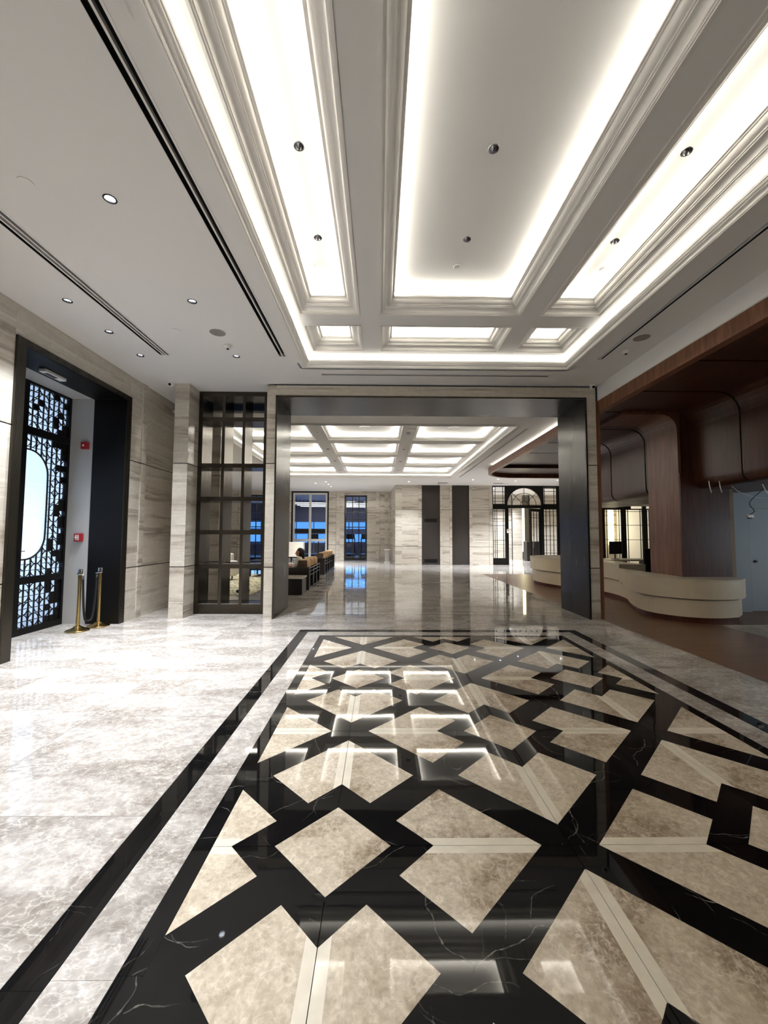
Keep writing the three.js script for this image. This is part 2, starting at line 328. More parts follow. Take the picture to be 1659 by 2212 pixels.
slabs('floor_slab', span(-4.62, WF, 7), [OZ0, -7.745], M.slab);
slabs('floor_slab', [-5.6, -4.62], [-4.6, -5.85, -7.1], M.slab);
slabs('threshold_strip', [-2.0, 3.9], [-7.745, -7.775], M.black);
slabs('floor_slab', [-4.62, -2.0], [-7.745, -7.775], M.slab);
slabs('floor_slab', span(-12, WF, 12), span(-7.775, -24.1, 12), M.slab);
slabs('floor_slab', span(WF, 15, 6), span(-15.85, -20.9, 3), M.slab);
slabs('floor_slab', span(5, 15, 5), span(-20.9, -27.5, 3), M.slab);
obj('timber_floor', uvm(bx(WF + 0.002, 5.76, -0.02, -0.001, -15.84, 4.6)), M.woodFloor, floor);
obj('timber_floor', uvm(bx(5.762, 15, -0.02, -0.001, -15.84, -6.96)), M.woodFloor, floor);
obj('bare_screed', uvm(bx(5.762, 12, -0.02, -0.004, -6.955, 4.6)), M.cement, floor);

// ------------------------------------------------------------------ main ceiling
const C = 4.27, L = 4.44, TOP = 4.70;
const ceiling = struct('ceiling', 'white ceiling with lit coffers and stepped mouldings', 'ceiling');
const ROW = [1.25, -0.25, -1.74];
const SPOTS = [[-2.245, -3.245], [-2.245, -4.727], [-2.245, -6.226], [-3.73, -4.742], [-3.73, -5.485], [-3.73, -6.222], ...ROW.map(z => [-2.245, z])];
const SLOTS = [[-3.41, -3.26, -6.2, 2.2, 3], [-1.575, -1.465, -6.21, 2.2, 2], [3.41, 3.495, -6.23, 2.2, 2], [-1.02, 2.93, -6.945, -6.87, 2]];
const OPEN = [NX - 2.172, NX + 2.172, -6.585, 2.48];
{
  const holes = [rect(...OPEN.map((v, i) => v + [-0.018, 0.018, -0.018, 0.018][i])), ...SPOTS.map(s => circ(s[0], s[1], 0.044)), ...SLOTS.map(s => rect(s[0], s[1], s[2], s[3]))];
  obj('ceiling_sheet', plan(rect(-4.4, 4.02, -7.4, 4.6), C, C + 0.05, holes), M.paint, ceiling);
  obj('ceiling_sheet', [bx(-5.7, -3.4, C, C + 0.05, -9.1, -7.4), bx(-3.4, -2.0, C, C + 0.05, -8.5, -7.4)], M.paint, ceiling);
  obj('fascia', bx(4.02, 4.08, 4.0, C + 0.05, -7.36, 4.6), M.paint, ceiling);
  const xs = [[NX - 2.002, NX - 1.224], [NX - 0.929, NX + 0.929], [NX + 1.224, NX + 2.002]], zs = [[-6.35, -5.575], [-5.265, 1.165], [1.475, 2.25]], list = [];
  for (const x of xs) for (const z of zs) list.push([...x, ...z]);
  const lampZ = [-3.19, -4.225], LH = [];
  for (const x of xs) for (const z of lampZ) LH.push([(x[0] + x[1]) / 2, z, 0.04]);
  coffered(ceiling, OPEN, list, C, L, TOP, LH);
  // downlights, unlit, in the long coffers
  const proto = thing('downlight', 'unlit chrome downlight recessed in a glowing coffer panel', 'downlight', [LH[0][0], TOP, LH[0][1]], 0, 'unlit downlights in the coffer panels');
  const lathe = p => new THREE.LatheGeometry(p.map(q => new THREE.Vector2(...q)), 24);
  obj('trim_ring', lathe([[0.056, 0.004], [0.07, 0.002], [0.072, -0.003], [0.066, -0.007], [0.056, -0.004]]), M.chrome, proto);
  obj('reflector', lathe([[0.057, -0.004], [0.05, 0.03], [0.034, 0.06], [0.026, 0.075]]), M.chrome, proto);
  obj('lamp_face', cyl(0.027, 0.027, 0.01, 0, 0.07, 0, 20), M.blackMetal, proto);
  const where = ['narrow coffer beside the aisle', 'wide middle coffer', 'narrow coffer nearest the timber bay'], lampLabel = i => 'unlit chrome downlight in the ' + where[i >> 1] + (i % 2 ? ', near its white disc' : ', away from its white disc');
  proto.scale.setScalar(0.66);
  LH.forEach((h, i) => { if (i) dup(proto, [h[0], TOP, h[1]], 0, lampLabel(i)); else proto.userData.label = lampLabel(0); });
  const lit = thing('downlight', 'lit white downlight in the flat ceiling beside the slot diffusers', 'downlight', [SPOTS[0][0], C, SPOTS[0][1]], 0, 'lit downlights in the flat ceiling');
  obj('trim_ring', lathe([[0.056, 0.004], [0.072, 0.002], [0.074, -0.003], [0.067, -0.007], [0.056, -0.004]]), M.blackMetal, lit);
  obj('reflector', lathe([[0.057, -0.004], [0.051, 0.02], [0.047, 0.03]]), M.chrome, lit);
  obj('lamp_face', cyl(0.046, 0.046, 0.01, 0, 0.022, 0, 20), M.ledCool, lit);
  const litLabel = ['bright lit downlight over the open aisle, farthest from the portal', 'lit downlight over the aisle midway between bright lamp and smoke detector', 'lit downlight over the aisle just past the smoke detector', 'downlight between the door wall and the three-slot diffuser, farthest from the pilaster', 'middle downlight of three between the door wall and three-slot diffuser', 'lit downlight by the wall above the lattice door, nearest the pilaster'];
  lit.scale.setScalar(0.72);
  SPOTS.forEach((s, i) => { if (i) dup(lit, [s[0], C, s[1]], 0, litLabel[i] || 'lit downlight in the flat ceiling behind the viewer'); else lit.userData.label = litLabel[0]; });
  SPOTS.forEach(s => spot('downlight_lamp', [s[0], C - 0.012, s[1]], SPOT, 0.72));
  // smoke discs in the coffers
  const disc = thing('detector_disc', 'small white disc detector under a coffer panel', 'detector', [(xs[0][0] + xs[0][1]) / 2 - 0.12, TOP, -4.64], 0, 'disc detectors in the coffers');
  obj('disc_cover', lathe([[0, -0.045], [0.045, -0.045], [0.055, -0.038], [0.055, -0.03], [0, -0.03]]), M.whitePlastic, disc); obj('disc_stem', cyl(0.018, 0.018, 0.032, 0, -0.032, 0, 14), M.whitePlastic, disc);
  disc.scale.setScalar(0.82); disc.userData.label = 'white disc detector in the narrow coffer beside the aisle'; dup(disc, [NX - 0.03, TOP, -4.64], 0, 'white disc detector in the wide middle coffer'); dup(disc, [(xs[2][0] + xs[2][1]) / 2 + 0.09, TOP, -4.64], 0, 'white disc detector in the narrow coffer nearest the timber bay');
  // slot diffusers
  const names = ['long three-slot linear air diffuser in the ceiling above the wall door', 'long two-slot linear air diffuser along the coffered tray, over the aisle', 'linear air diffuser beside the timber bulkhead', 'linear air diffuser above the bronze portal'];
  SLOTS.forEach(([x0, x1, z0, z1, n], k) => {
    const t = thing('slot_diffuser', names[k], 'air diffuser', [x0, C, z0]), lenX = x1 - x0, lenZ = z1 - z0, cross = lenX < lenZ, wid = cross ? lenX : lenZ, len = cross ? lenZ : lenX;
    const B = (u0, u1, y0, y1, v0 = 0, v1 = len) => cross ? bx(u0, u1, y0, y1, v0, v1) : bx(v0, v1, y0, y1, u0, u1);
    obj('plenum', [B(0, wid, 0.055, 0.06), B(0, 0.003, 0, 0.055), B(wid - 0.003, wid, 0, 0.055)], M.slot, t);
    const rail = wid > 0.09 ? 0.016 : 0.008, f = 0.012;
    obj('flange', [B(-f, 0.006, -0.003, 0.002), B(wid - 0.006, wid + f, -0.003, 0.002), B(-f, wid + f, -0.003, 0.002, -f, 0.004), B(-f, wid + f, -0.003, 0.002, len - 0.004, len + f)], M.paint, t);
    for (let i = 1; i < n; i++) { const c = wid * i / n; obj('divider_rail', B(c - rail / 2, c + rail / 2, -0.002, 0.03), M.paint, t); }
  });
  // speakers, detectors, cover plates
  const spk = thing('ceiling_speaker', 'round grey ceiling speaker grille among the lit downlights', 'speaker', [-2.237, C, -5.47]);
  obj('grille', cyl(0.105, 0.105, 0.006, 0, -0.006, 0, 32), std({ color: 0x8f8b84, roughness: 0.9 }), spk); obj('rim', new THREE.TorusGeometry(0.11, 0.008, 8, 36).rotateX(Math.PI / 2), M.whitePlastic, spk);
  dup(spk, [3.652, C, -5.504], 0, 'round ceiling speaker grille beside the timber bulkhead');
  const smk = thing('smoke_detector', 'white domed smoke detector near the round speaker grille, over the aisle', 'detector', [-2.245, C, -5.868]);
  obj('base_plate', cyl(0.06, 0.06, 0.014, 0, -0.014, 0, 24), M.whitePlastic, smk); obj('dome', cyl(0.03, 0.05, 0.03, 0, -0.044, 0, 24), M.whitePlastic, smk); obj('sensor', cyl(0.018, 0.018, 0.01, 0, -0.054, 0, 16), M.blackMetal, smk);
  dup(smk, [3.683, C, -5.92], 0, 'small domed smoke detector beside the timber bulkhead');
  const pl = thing('cover_plate', 'flat white round cover plate flush with the ceiling', 'cover plate', [-2.806, C, -3.095], 0, 'flush round cover plates'); obj('plate', cyl(0.055, 0.055, 0.006, 0, -0.006, 0, 28), M.paint, pl);
  pl.userData.label = 'flat white round cover plate near the bright aisle downlight'; dup(pl, [-2.78, C, -5.43], 0, 'flat white round cover plate near the ceiling speaker grille');
}

// ------------------------------------------------------------------ stone walls
// panels: list of [x0,x1,y0,y1,z0,z1]; each a part
const TIERS = [[0, 0.905], [0.921, 2.782], [2.798, C]];
function cladX(parent, x, t, z0, z1, top = C, bottom = 0) { // wall across x, face at x, thickness t away from the room
  const s = Math.sign(t), zs = [Math.min(z0, z1), Math.max(z0, z1)];
  for (const [a, b] of TIERS) { const lo = Math.max(a, bottom), hi = Math.min(b, top); if (hi - lo > 0.03) obj('stone_panel', uvm(bx(x, x + s * 0.03, lo, hi, zs[0], zs[1]), rand() * 3, rand() * 3), M.stone, parent); }
  obj('wall_core', bx(x + s * 0.03, x + t, bottom, top, zs[0], zs[1]), M.joint, parent);
}
function cladZ(parent, z, t, x0, x1, top = C, bottom = 0) {
  const s = Math.sign(t);
  for (const [a, b] of TIERS) { const lo = Math.max(a, bottom), hi = Math.min(b, top); if (hi - lo > 0.03) obj('stone_panel', uvm(bx(x0, x1, lo, hi, z, z + s * 0.03), rand() * 3, rand() * 3), M.stone, parent); }
  obj('wall_core', bx(x0, x1, bottom, top, z + s * 0.03, z + t), M.joint, parent);
}
function pier(parent, x0, x1, z0, z1, top = C) { // free-standing stone pier with three tiers
  for (const [a, b] of TIERS) obj('stone_panel', uvm(bx(x0, x1, a, Math.min(b, top), z0, z1), rand() * 3, rand() * 3), M.stone, parent);
  obj('wall_core', bx(x0 + 0.012, x1 - 0.012, 0, top, z0 + 0.012, z1 - 0.012), M.joint, parent);
}
const wallLeft = struct('wall_left', 'streaked beige stone wall with dark joints around the recessed door', 'wall');
const LW = -4.37;
cladX(wallLeft, LW, -0.25, 4.6, 1.2); cladX(wallLeft, LW, -0.25, 1.198, -1.8); cladX(wallLeft, LW, -0.25, -1.802, -4.8);
cladX(wallLeft, LW, -0.25, -4.8, -7.06, C, 3.885); cladX(wallLeft, LW, -0.25, -7.06, -7.42); cladX(wallLeft, LW + 0.018, -0.268, -7.42, -7.56); cladX(wallLeft, LW, -0.25, -7.56, -9.0);
const wallRear = struct('wall_rear', 'plain stone wall closing the hall behind the viewer', 'wall');
cladZ(wallRear, 4.6, 0.25, -4.62, 0); cladZ(wallRear, 4.6, 0.25, 0.002, 4.02); obj('timber_wall', uvm(bx(4.02, 12, 0, C, 4.6, 4.85)), M.woodDark, wallRear);
const wallBack = struct('wall_back', 'streaked stone piers and lintel framing the bronze portal', 'wall');
pier(wallBack, -3.765, -3.505, -8.3, -7.39, C);
cladZ(wallBack, -8.9, -0.2, -4.62, -3.5);
for (const [x0, x1] of [[-2.19, -1.9], [3.8, 3.985]]) {
  const xa = x0 < 0 ? -2.07 : x0;
  for (const [a, b] of TIERS) obj('stone_panel', uvm(bx(xa, x1, a, Math.min(b, 4.24), -7.4, -7.36), rand() * 3, rand() * 3), M.stone, wallBack);
  obj('wall_core', bx(xa + 0.001, x1, 0, 4.262, -8.5, -7.402), M.joint, wallBack);
}
obj('stone_panel', uvm(bx(-1.9, 3.8, 4.032, 4.24, -7.4, -7.36), 1.1, 0.4), M.stone, wallBack);
obj('wall_core', bx(-1.9, 3.8, 4.05, 4.262, -8.5, -7.402), M.joint, wallBack);
obj('side_panel', bx(-2.19, -2.071, 0, 4.262, -8.3, -7.83), M.darkBronze, wallBack);
obj('side_panel', bx(-3.5, -2.19, 4.262, 4.268, -8.3, -7.8), M.darkBronze, wallBack);
// bronze lining of the portal
const portal = struct('trim_1', 'brushed dark bronze lining of the wide portal', 'portal');
obj('jamb_lining', uvm(bx(-1.902, -1.88, 0, 4.05, -8.5, -7.345), 0.2, 0.1), M.bronze, portal);
obj('jamb_lining', uvm(bx(3.78, 3.802, 0, 4.05, -8.5, -7.345), 0.7, 0.6), M.bronze, portal);
obj('head_lining', uvm(bx(-1.88, 3.78, 4.015, 4.04, -8.5, -7.345), 0.4, 0.3, true), M.bronze, portal);
obj('edge_bead', [bx(-1.908, -1.88, 0, 4.045, -7.356, -7.34), bx(3.78, 3.808, 0, 4.045, -7.356, -7.34), bx(-1.908, 3.808, 4.012, 4.046, -7.356, -7.34)], M.darkBronze, portal);
const post = struct('trim_2', 'slim timber post between the stone pier and the reception bay', 'trim');
obj('timber_post', uvm(bx(3.986, 4.06, 0, 4.0, -7.7, -7.37)), M.wood, post);

// open bronze screen between hall and lounge
{
  const t = thing('room_divider', 'tall bronze open shelf screen beside the portal', 'screen', [-2.855, 0, -8.03]);
  const ox = -2.855, oz = -8.03, f = [-8.26, -7.8];
  for (const [a, b] of [[-3.504, -3.425], [-3.05, -2.995], [-2.66, -2.605], [-2.245, -2.192]]) obj('upright', uvm(bx(a - ox, b - ox, 0, C - 0.01, f[0] - oz, f[1] - oz), rand(), rand()), M.screen, t);
  const cells = [[-3.425, -3.05], [-2.995, -2.66], [-2.605, -2.245]];
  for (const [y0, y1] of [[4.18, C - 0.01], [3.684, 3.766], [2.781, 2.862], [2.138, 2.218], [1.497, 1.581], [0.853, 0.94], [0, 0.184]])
    for (const [a, b] of cells) { const s = obj('shelf', uvm(bx(a - ox, b - ox, y0, y1, f[0] - oz, f[1] - oz - 0.004), rand(), rand(), true), M.screen, t); if (y1 < 1) { obj('glint_strip', bx(a - ox + 0.002, b - ox - 0.002, y1, y1 + 0.006, f[1] - oz - 0.03, f[1] - oz - 0.006), M.chrome, s); obj('glint_strip', bx(a - ox + 0.002, b - ox - 0.002, y1, y1 + 0.006, f[0] - oz + 0.006, f[0] - oz + 0.03), M.chrome, s); } }  // bright strips stand in for light reflected along the low shelf tops
}

// ------------------------------------------------------------------ recessed door in the left wall
{
  const fr = struct('door_1', 'tall dark lattice double door in a deep bronze reveal', 'door');
  const zN = -4.93, zF = -6.93, yT = 3.8;
  obj('door_frame', [bx(-4.62, LW + 0.03, 0, 3.885, -7.06, zF), bx(-4.62, LW + 0.03, 0, 3.885, zN, -4.8), bx(-4.62, LW + 0.03, yT, 3.885, zF, zN)], M.darkBronze, fr);
  obj('reveal_lining', [bx(-4.9, -4.62, 0, yT + 0.08, zF - 0.1, zF), bx(-4.9, -4.62, 0, yT + 0.08, zN, zN + 0.1), bx(-4.9, -4.62, yT, yT + 0.08, zF, zN)], M.blackPanel, fr);
  obj('reveal_lining', [bx(-4.9, LW + 0.015, 0.001, yT, zF - 0.004, zF + 0.004), bx(-4.9, LW + 0.015, yT - 0.004, yT + 0.004, zF, zN)], M.blackPanel, fr);
  obj('inner_reveal', [bx(-5.36, -4.9, 0, yT + 0.08, zF - 0.1, zF - 0.006), bx(-5.36, -4.9, 0, yT + 0.08, zN, zN + 0.1), bx(-5.36, -4.9, yT + 0.01, yT + 0.08, zF, zN)], M.greyWall, fr);
  const light = thing('emergency_light', 'flat white exit light fitting under the dark door head', 'light fitting', [-4.7, yT - 0.004, -5.78]);
  obj('housing', rbx(-0.05, 0.05, -0.045, 0, -0.19, 0.19, 0.008), M.whitePlastic, light); obj('inset_panel', bx(-0.03, 0.03, -0.047, -0.044, -0.06, 0.13), M.blackMetal, light);
  // door leaves in their own plane: u runs away from the viewer, v up
  const rr = rng(91), cell = 0.0945;
  for (const leaf of [0, 1]) {
    const g = new THREE.Group(); g.name = 'door_leaf'; g.position.set(-5.31, 0, leaf ? -6.0 : zN); g.rotation.y = Math.PI / 2; fr.add(g);
    const Wd = leaf ? 0.925 : 1.065, u0 = leaf ? 0.085 : 0.1, u1 = Wd - (leaf ? 0.045 : 0.085);
    obj('stile', bx(0, u0, 0, 3.85, -0.03, 0.03), M.blackPanel, g); obj('stile', bx(u1, Wd, 0, 3.85, -0.03, 0.03), M.blackPanel, g);
    for (const [a, b] of [[0, 0.095], [0.745, 0.85], [3.0, 3.12], [3.775, 3.85]]) obj('rail', bx(u0, u1, a, b, -0.03, 0.03), M.blackPanel, g);
    // covering boards behind the lattice
    for (const [a, b] of [[0.09, 0.75], [0.845, 1.768], [1.774, 2.27], [2.276, 3.005], [3.115, 3.78]]) obj('frosted_board', bx(u0 - 0.02, u1 + 0.02, a, b, -0.06, -0.045), M.frost, g);
    // window opening: half of a rounded rectangle, open at the meeting stile
    const wu = leaf ? [u0, u0 + 0.44] : [u1 - 0.44, u1], wv = [1.11, 2.775], R = 0.36;
    const inWin = (u, v) => { if (u < wu[0] - 0.001 || u > wu[1] || v < wv[0] || v > wv[1]) return false; const e = leaf ? wu[1] - R : wu[0] + R, du = leaf ? u - e : e - u; const dv = v > wv[1] - R ? v - (wv[1] - R) : v < wv[0] + R ? wv[0] + R - v : -1; return !(du > 0 && dv > 0 && Math.hypot(du, dv) > R); };
    for (const [v0, v1] of [[0.095, 0.745], [0.85, 3.0], [3.12, 3.775]]) {
      const bars = [], bw = 0.0036, nv = Math.round((v1 - v0) / cell), nu = Math.round((u1 - u0) / cell), cu = (u1 - u0) / nu, cv = (v1 - v0) / nv;
      const cross = (fn, a, b, n) => { const out = []; let st = null; for (let i = 0; i <= n; i++) { const t = a + (b - a) * i / n, o = !fn(t); if (o && st === null) st = t; if (st !== null && (!o || i === n)) { if (t - st > 0.012) out.push([st, t]); st = null; } } return out; };
      for (let i = 1; i < nu; i++) { const u = u0 + i * cu; for (const [a, b] of cross(v => inWin(u, v), v0, v1, 200)) bars.push(bx(u - bw, u + bw, a, b, -0.012, 0.012)); }
      for (let j = 1; j < nv; j++) { const v = v0 + j * cv; for (const [a, b] of cross(u => inWin(u, v), u0, u1, 100)) bars.push(bx(a, b, v - bw, v + bw, -0.012, 0.012)); }
      const far = leaf ? i => i : i => nu - 1 - i;
      for (let i = 0; i < nu; i++) for (let j = 0; j < nv; j++) {
        const ca = u0 + i * cu, cb = v0 + j * cv;
        if ([[0.5, 0.5], [0.15, 0.15], [0.85, 0.15], [0.15, 0.85], [0.85, 0.85]].some(([p, q]) => inWin(ca + cu * p, cb + cv * q))) continue;
        const k = Math.floor(rr() * 4), solid = rr() < (far(i) >= nu - 1 ? 0.6 : far(i) >= nu - 3 ? 0.28 : 0.04);
        const pc = [[0, 0], [1, 0], [1, 1], [0, 1]][(i % 2 === 0 ? (j % 2 === 0 ? 2 : 1) : (j % 2 === 0 ? 3 : 0)) ^ (rr() < 0.35 ? k : 0)];
        const s = new THREE.Shape(), r0 = 0.94, r1 = 1.01, seg = 8, sx = pc[0] ? -1 : 1, sy = pc[1] ? -1 : 1, P = (r, q) => [ca + (pc[0] ? cu : 0) + sx * cu * Math.min(r * Math.cos(q), 1), cb + (pc[1] ? cv : 0) + sy * cv * Math.min(r * Math.sin(q), 1)];
        for (let q = 0; q <= seg; q++) { const a = q / seg * Math.PI / 2; q ? s.lineTo(...P(r1, a)) : s.moveTo(...P(r1, a)); }
        for (let q = seg; q >= 0; q--) s.lineTo(...P(r0, q / seg * Math.PI / 2));
        s.closePath();
        bars.push(new THREE.ExtrudeGeometry(s, { depth: 0.018, bevelEnabled: false, curveSegments: 1 }).translate(0, 0, -0.009));
        if (solid) bars.push(bx(ca, ca + cu, cb, cb + cv, -0.008, 0.006));
      }
      obj('lattice', bars, M.blackMetal, g);
    }
    // rim of the rounded window
    const e = leaf ? wu[1] - R : wu[0] + R, sgn = leaf ? 1 : -1, path = [], st = leaf ? wu[0] : wu[1];
    path.push(V(st, wv[1], 0)); for (let q = 0; q <= 10; q++) { const a = Math.PI / 2 * (1 - q / 10); path.push(V(e + sgn * R * Math.cos(a), wv[1] - R + R * Math.sin(a), 0)); }
    for (let q = 0; q <= 10; q++) { const a = -Math.PI / 2 * q / 10; path.push(V(e + sgn * R * Math.cos(a), wv[0] + R + R * Math.sin(a), 0)); } path.push(V(st, wv[0], 0));
    obj('window_rim', new THREE.TubeGeometry(new THREE.CatmullRomCurve3(path, false, 'centripetal'), 90, 0.013, 6), M.blackMetal, g);
    if (leaf) { const h = obj('lock_plate', rbx(0.03, 0.06, 1.14, 1.29, 0.03, 0.042, 0.005), M.blackMetal, g); obj('handle', tube([V(0.045, 1.24, 0.04), V(0.045, 1.24, 0.075), V(0.08, 1.24, 0.08)], 0.008, 12), M.chrome, h); }
  }
  // daylight lobby behind the boards
  const outer = struct('wall_porch', 'white enclosed porch behind the lattice door', 'wall');
  obj('porch_shell', [bx(-6.3, -6.2, 0, 4.1, -7.2, -4.7), bx(-6.2, -5.36, 3.95, 4.1, -7.2, -4.7), bx(-6.2, -5.36, 0, 3.95, -7.2, -7.1), bx(-6.2, -5.36, 0, 3.95, -4.8, -4.7), bx(-6.2, -5.36, -0.1, 0, -7.2, -4.7)], M.board, outer);
  area('porch_daylight', 2.2, 3.4, V(-6.15, 1.95, -5.95), V(-5, 1.95, -5.95), 2.0, new THREE.Color(0.8, 0.9, 1.0));
  obj('window_glow', bx(-6.195, -6.165, 0.3, 3.6, -7.0, -4.9), std({ color: 0x111111, emissive: new THREE.Color(0.8, 0.9, 1), emissiveIntensity: 0.8 }), outer);
  // fire devices on the inner reveal
  const z = zF - 0.006, a = thing('fire_alarm_strobe', 'red fire alarm strobe high on the grey door reveal', 'fire alarm', [-5.022, 3.0, z]);
  obj('housing', rbx(-0.06, 0.06, -0.062, 0.062, 0, 0.05, 0.012), M.red, a); obj('lens', new THREE.SphereGeometry(0.018, 16, 12).scale(1, 1, 0.8).translate(-0.012, -0.002, 0.05), M.whitePlastic, a);
  const b = thing('fire_call_point', 'red fire alarm pull station at hand height on the grey reveal', 'fire alarm', [-5.058, 1.437, z]);
  obj('housing', rbx(-0.066, 0.066, -0.068, 0.068, 0, 0.05, 0.008), M.red, b);
  obj('pull_bar', [bx(-0.045, 0.02, -0.008, 0.008, 0.05, 0.058), bx(-0.035, -0.027, -0.045, 0.045, 0.05, 0.057), bx(-0.012, -0.004, -0.045, 0.045, 0.05, 0.057), bx(0.01, 0.018, -0.045, 0.045, 0.05, 0.057)], M.whitePlastic, b);
}
// stanchions with rope
{
  const lathe = p => new THREE.LatheGeometry(p.map(q => new THREE.Vector2(...q)), 32);
  const s = thing('stanchion', 'brass stanchion post standing farther out from the reveal', 'stanchion', [-4.665, 0, -6.44], 0, 'brass rope stanchions');
  obj('base', lathe([[0, 0], [0.16, 0], [0.162, 0.012], [0.15, 0.02], [0.09, 0.042], [0.045, 0.07], [0.03, 0.085], [0, 0.085]]), M.brass, s);
  obj('pole', cyl(0.025, 0.025, 0.8, 0, 0.08, 0, 24), M.brass, s);
  obj('collar', lathe([[0, 0.86], [0.034, 0.86], [0.036, 0.875], [0.034, 0.945], [0.03, 0.95], [0, 0.95]]), M.chrome, s);
  const hk = obj('hook_ring', new THREE.TorusGeometry(0.022, 0.006, 8, 20).rotateX(Math.PI / 2).translate(0.05, 0.862, 0), M.chrome, s); void hk;
  const s2 = dup(s, [-4.565, 0, -6.76], Math.PI, 'brass stanchion post standing close against the dark reveal'); void s2;
  const r = thing('rope', 'black twisted barrier rope hanging between the brass posts', 'rope', [-4.6, 0, -6.6]);
  const P0 = V(-4.615, 0.84, -6.44), P1 = V(-4.615, 0.84, -6.76), pts = [];
  for (let i = 0; i <= 24; i++) { const t = i / 24, sg = 0.72 * (1 - Math.pow(2 * t - 1, 4)); pts.push(V(P0.x + (P1.x - P0.x) * t + 0.6 - 0.6 + 4.6, P0.y - sg, P0.z + (P1.z - P0.z) * t + 6.6)); }
  obj('cord', tube(pts, 0.016, 80, 10), M.rope, r);
  for (const p of [P0, P1]) obj('end_cap', cyl(0.018, 0.018, 0.05, p.x + 4.6, p.y - 0.05, p.z + 6.6, 16), M.chrome, r);
}
// cameras
function dome(pos, label) { const t = thing('security_camera', label, 'camera', pos); obj('mount', cyl(0.045, 0.045, 0.02, 0, -0.02, 0, 20), M.whitePlastic, t); obj('body', new THREE.SphereGeometry(0.045, 20, 14).translate(0, -0.045, 0), M.whitePlastic, t); obj('lens', cyl(0.022, 0.022, 0.02, 0, 0, 0, 16).rotateX(Math.PI / 2).translate(0, -0.055, 0.032), M.blackMetal, t); return t; }
dome([-3.82, C, -7.33], 'white security camera by the stone pilaster'); dome([3.9, C, -7.3], 'white security camera above the portal corner by the bulkhead');

// ------------------------------------------------------------------ timber reception bay
const CF = 4.06, BAY_X = 5.88, BAY_Y = 3.86, BAY_B = 2.38;
const bay = struct('ceiling_timber', 'dark timber ceiling that curves down into a hanging bulkhead', 'ceiling');
{
  // edge lip of the hung timber ceiling, rounded at its far corner
  const lip = (o, y0, y1) => { const x = 4.02 + o, zf = -16.1 + o, R = 1.35 - o; const pts = [[x, 4.58]]; for (let i = 0; i <= 12; i++) { const a = Math.PI + Math.PI / 2 * (i / 12); pts.push([x + R + R * Math.cos(a), zf + R + R * Math.sin(a)]); } pts.push([14.9, zf]); return pts; };
  const outerP = lip(0), innerP = lip(0.12);
  obj('edge_band', uvm(plan([...outerP, ...innerP.slice().reverse()], 3.78, 3.985, [], 1), 0, 0), M.wood, bay);
  obj('slab_top', plan([...outerP, [14.9, 4.58]], 3.986, 3.995), M.paint, bay);
  // profile of ceiling, hollow corner, bulkhead face and round bottom edge
  const prof = (x, bottom) => { const p = [[4.14, BAY_Y], [x - 0.34, BAY_Y], ...arcP(x - 0.34, BAY_Y - 0.34, 0.34, 90, 0, 8).slice(1)]; if (bottom) p.push(...arcP(x + 0.17, BAY_B + 0.17, 0.17, 180, 270, 8), [7.4, BAY_B]); else p.push([x, 0.0]); return p; };
  const solid = (p, t) => { const q = p.map((a, i) => { const b = p[Math.min(i + 1, p.length - 1)], c = p[Math.max(i - 1, 0)], dx = b[0] - c[0], dy = b[1] - c[1], l = Math.hypot(dx, dy) || 1; return [a[0] - dy / l * t, a[1] + dx / l * t]; }); return [...p, ...q.reverse()]; };
  const marks = [4.55, 3.3, 2.05, 0.8, -0.45, -1.7, -2.9, -4.1, -5.3, -6.48, -7.6, -8.87, -10.2, -11.5, -12.75];
  for (let i = 0; i + 1 < marks.length; i++) {
    const a = marks[i] - 0.024, b = marks[i + 1] + 0.024;
    obj('timber_panel', uvm(along(solid(prof(BAY_X, true), 0.05), a, b), rand() * 2, rand() * 2), M.woodDark, bay);
    // rounded bead in the groove
    if (i) { const c = marks[i], P = prof(BAY_X, true); obj('groove_bead', along(solid(P.map(q => q), 0.03).map(q => q), c - 0.008, c + 0.008).translate(0.012, 0.012, 0), M.darkBronze, bay); }
  }
  obj('groove_back', along(solid(prof(BAY_X + 0.06, true).map(([x, y]) => [x, y + 0.05]), 0.02), -12.75, 4.55), M.blackMetal, bay);
  // flat timber ceiling beyond the bulkhead run and its light beams
  obj('timber_panel', uvm(plan([[4.14, -12.78], [4.14, -14.7], [4.5, -15.6], [5.37, -15.98], [14.8, -15.98], [14.8, -12.78]], 3.93, 3.97)), M.woodDark, bay);
  obj('timber_beam', uvm(bx(4.14, 14.8, 3.82, 3.93, -14.1, -13.9)), M.woodDark, bay);
  obj('soffit', bx(7.4, 14.9, BAY_B, BAY_B + 0.08, -12.0, -8.15), M.paint, bay);
  obj('soffit', bx(5.95, 14.9, BAY_B + 0.09, BAY_B + 0.12, -12.02, -8.15), M.paint, bay);
  obj('bay_back', uvm(bx(9.0, 9.1, 0, 3.98, -8.1, 4.6)), M.woodDark, bay);
  // lit cove above the edge band, in the lounge
  for (const [x, z, len, dx, dz] of [[4.2, -11.6, 6.1, -1, 0]]) { obj('light_strip', bx(x - 0.03, x + 0.03, 3.996, 4.004, z - len / 2, z + len / 2), M.ledWarm, bay); area('cove_light', len, 0.06, V(x, 4.01, z), V(x + dx * 0.6, 4.6, z + dz * 0.6), 9, COVE_COLOR); }
}
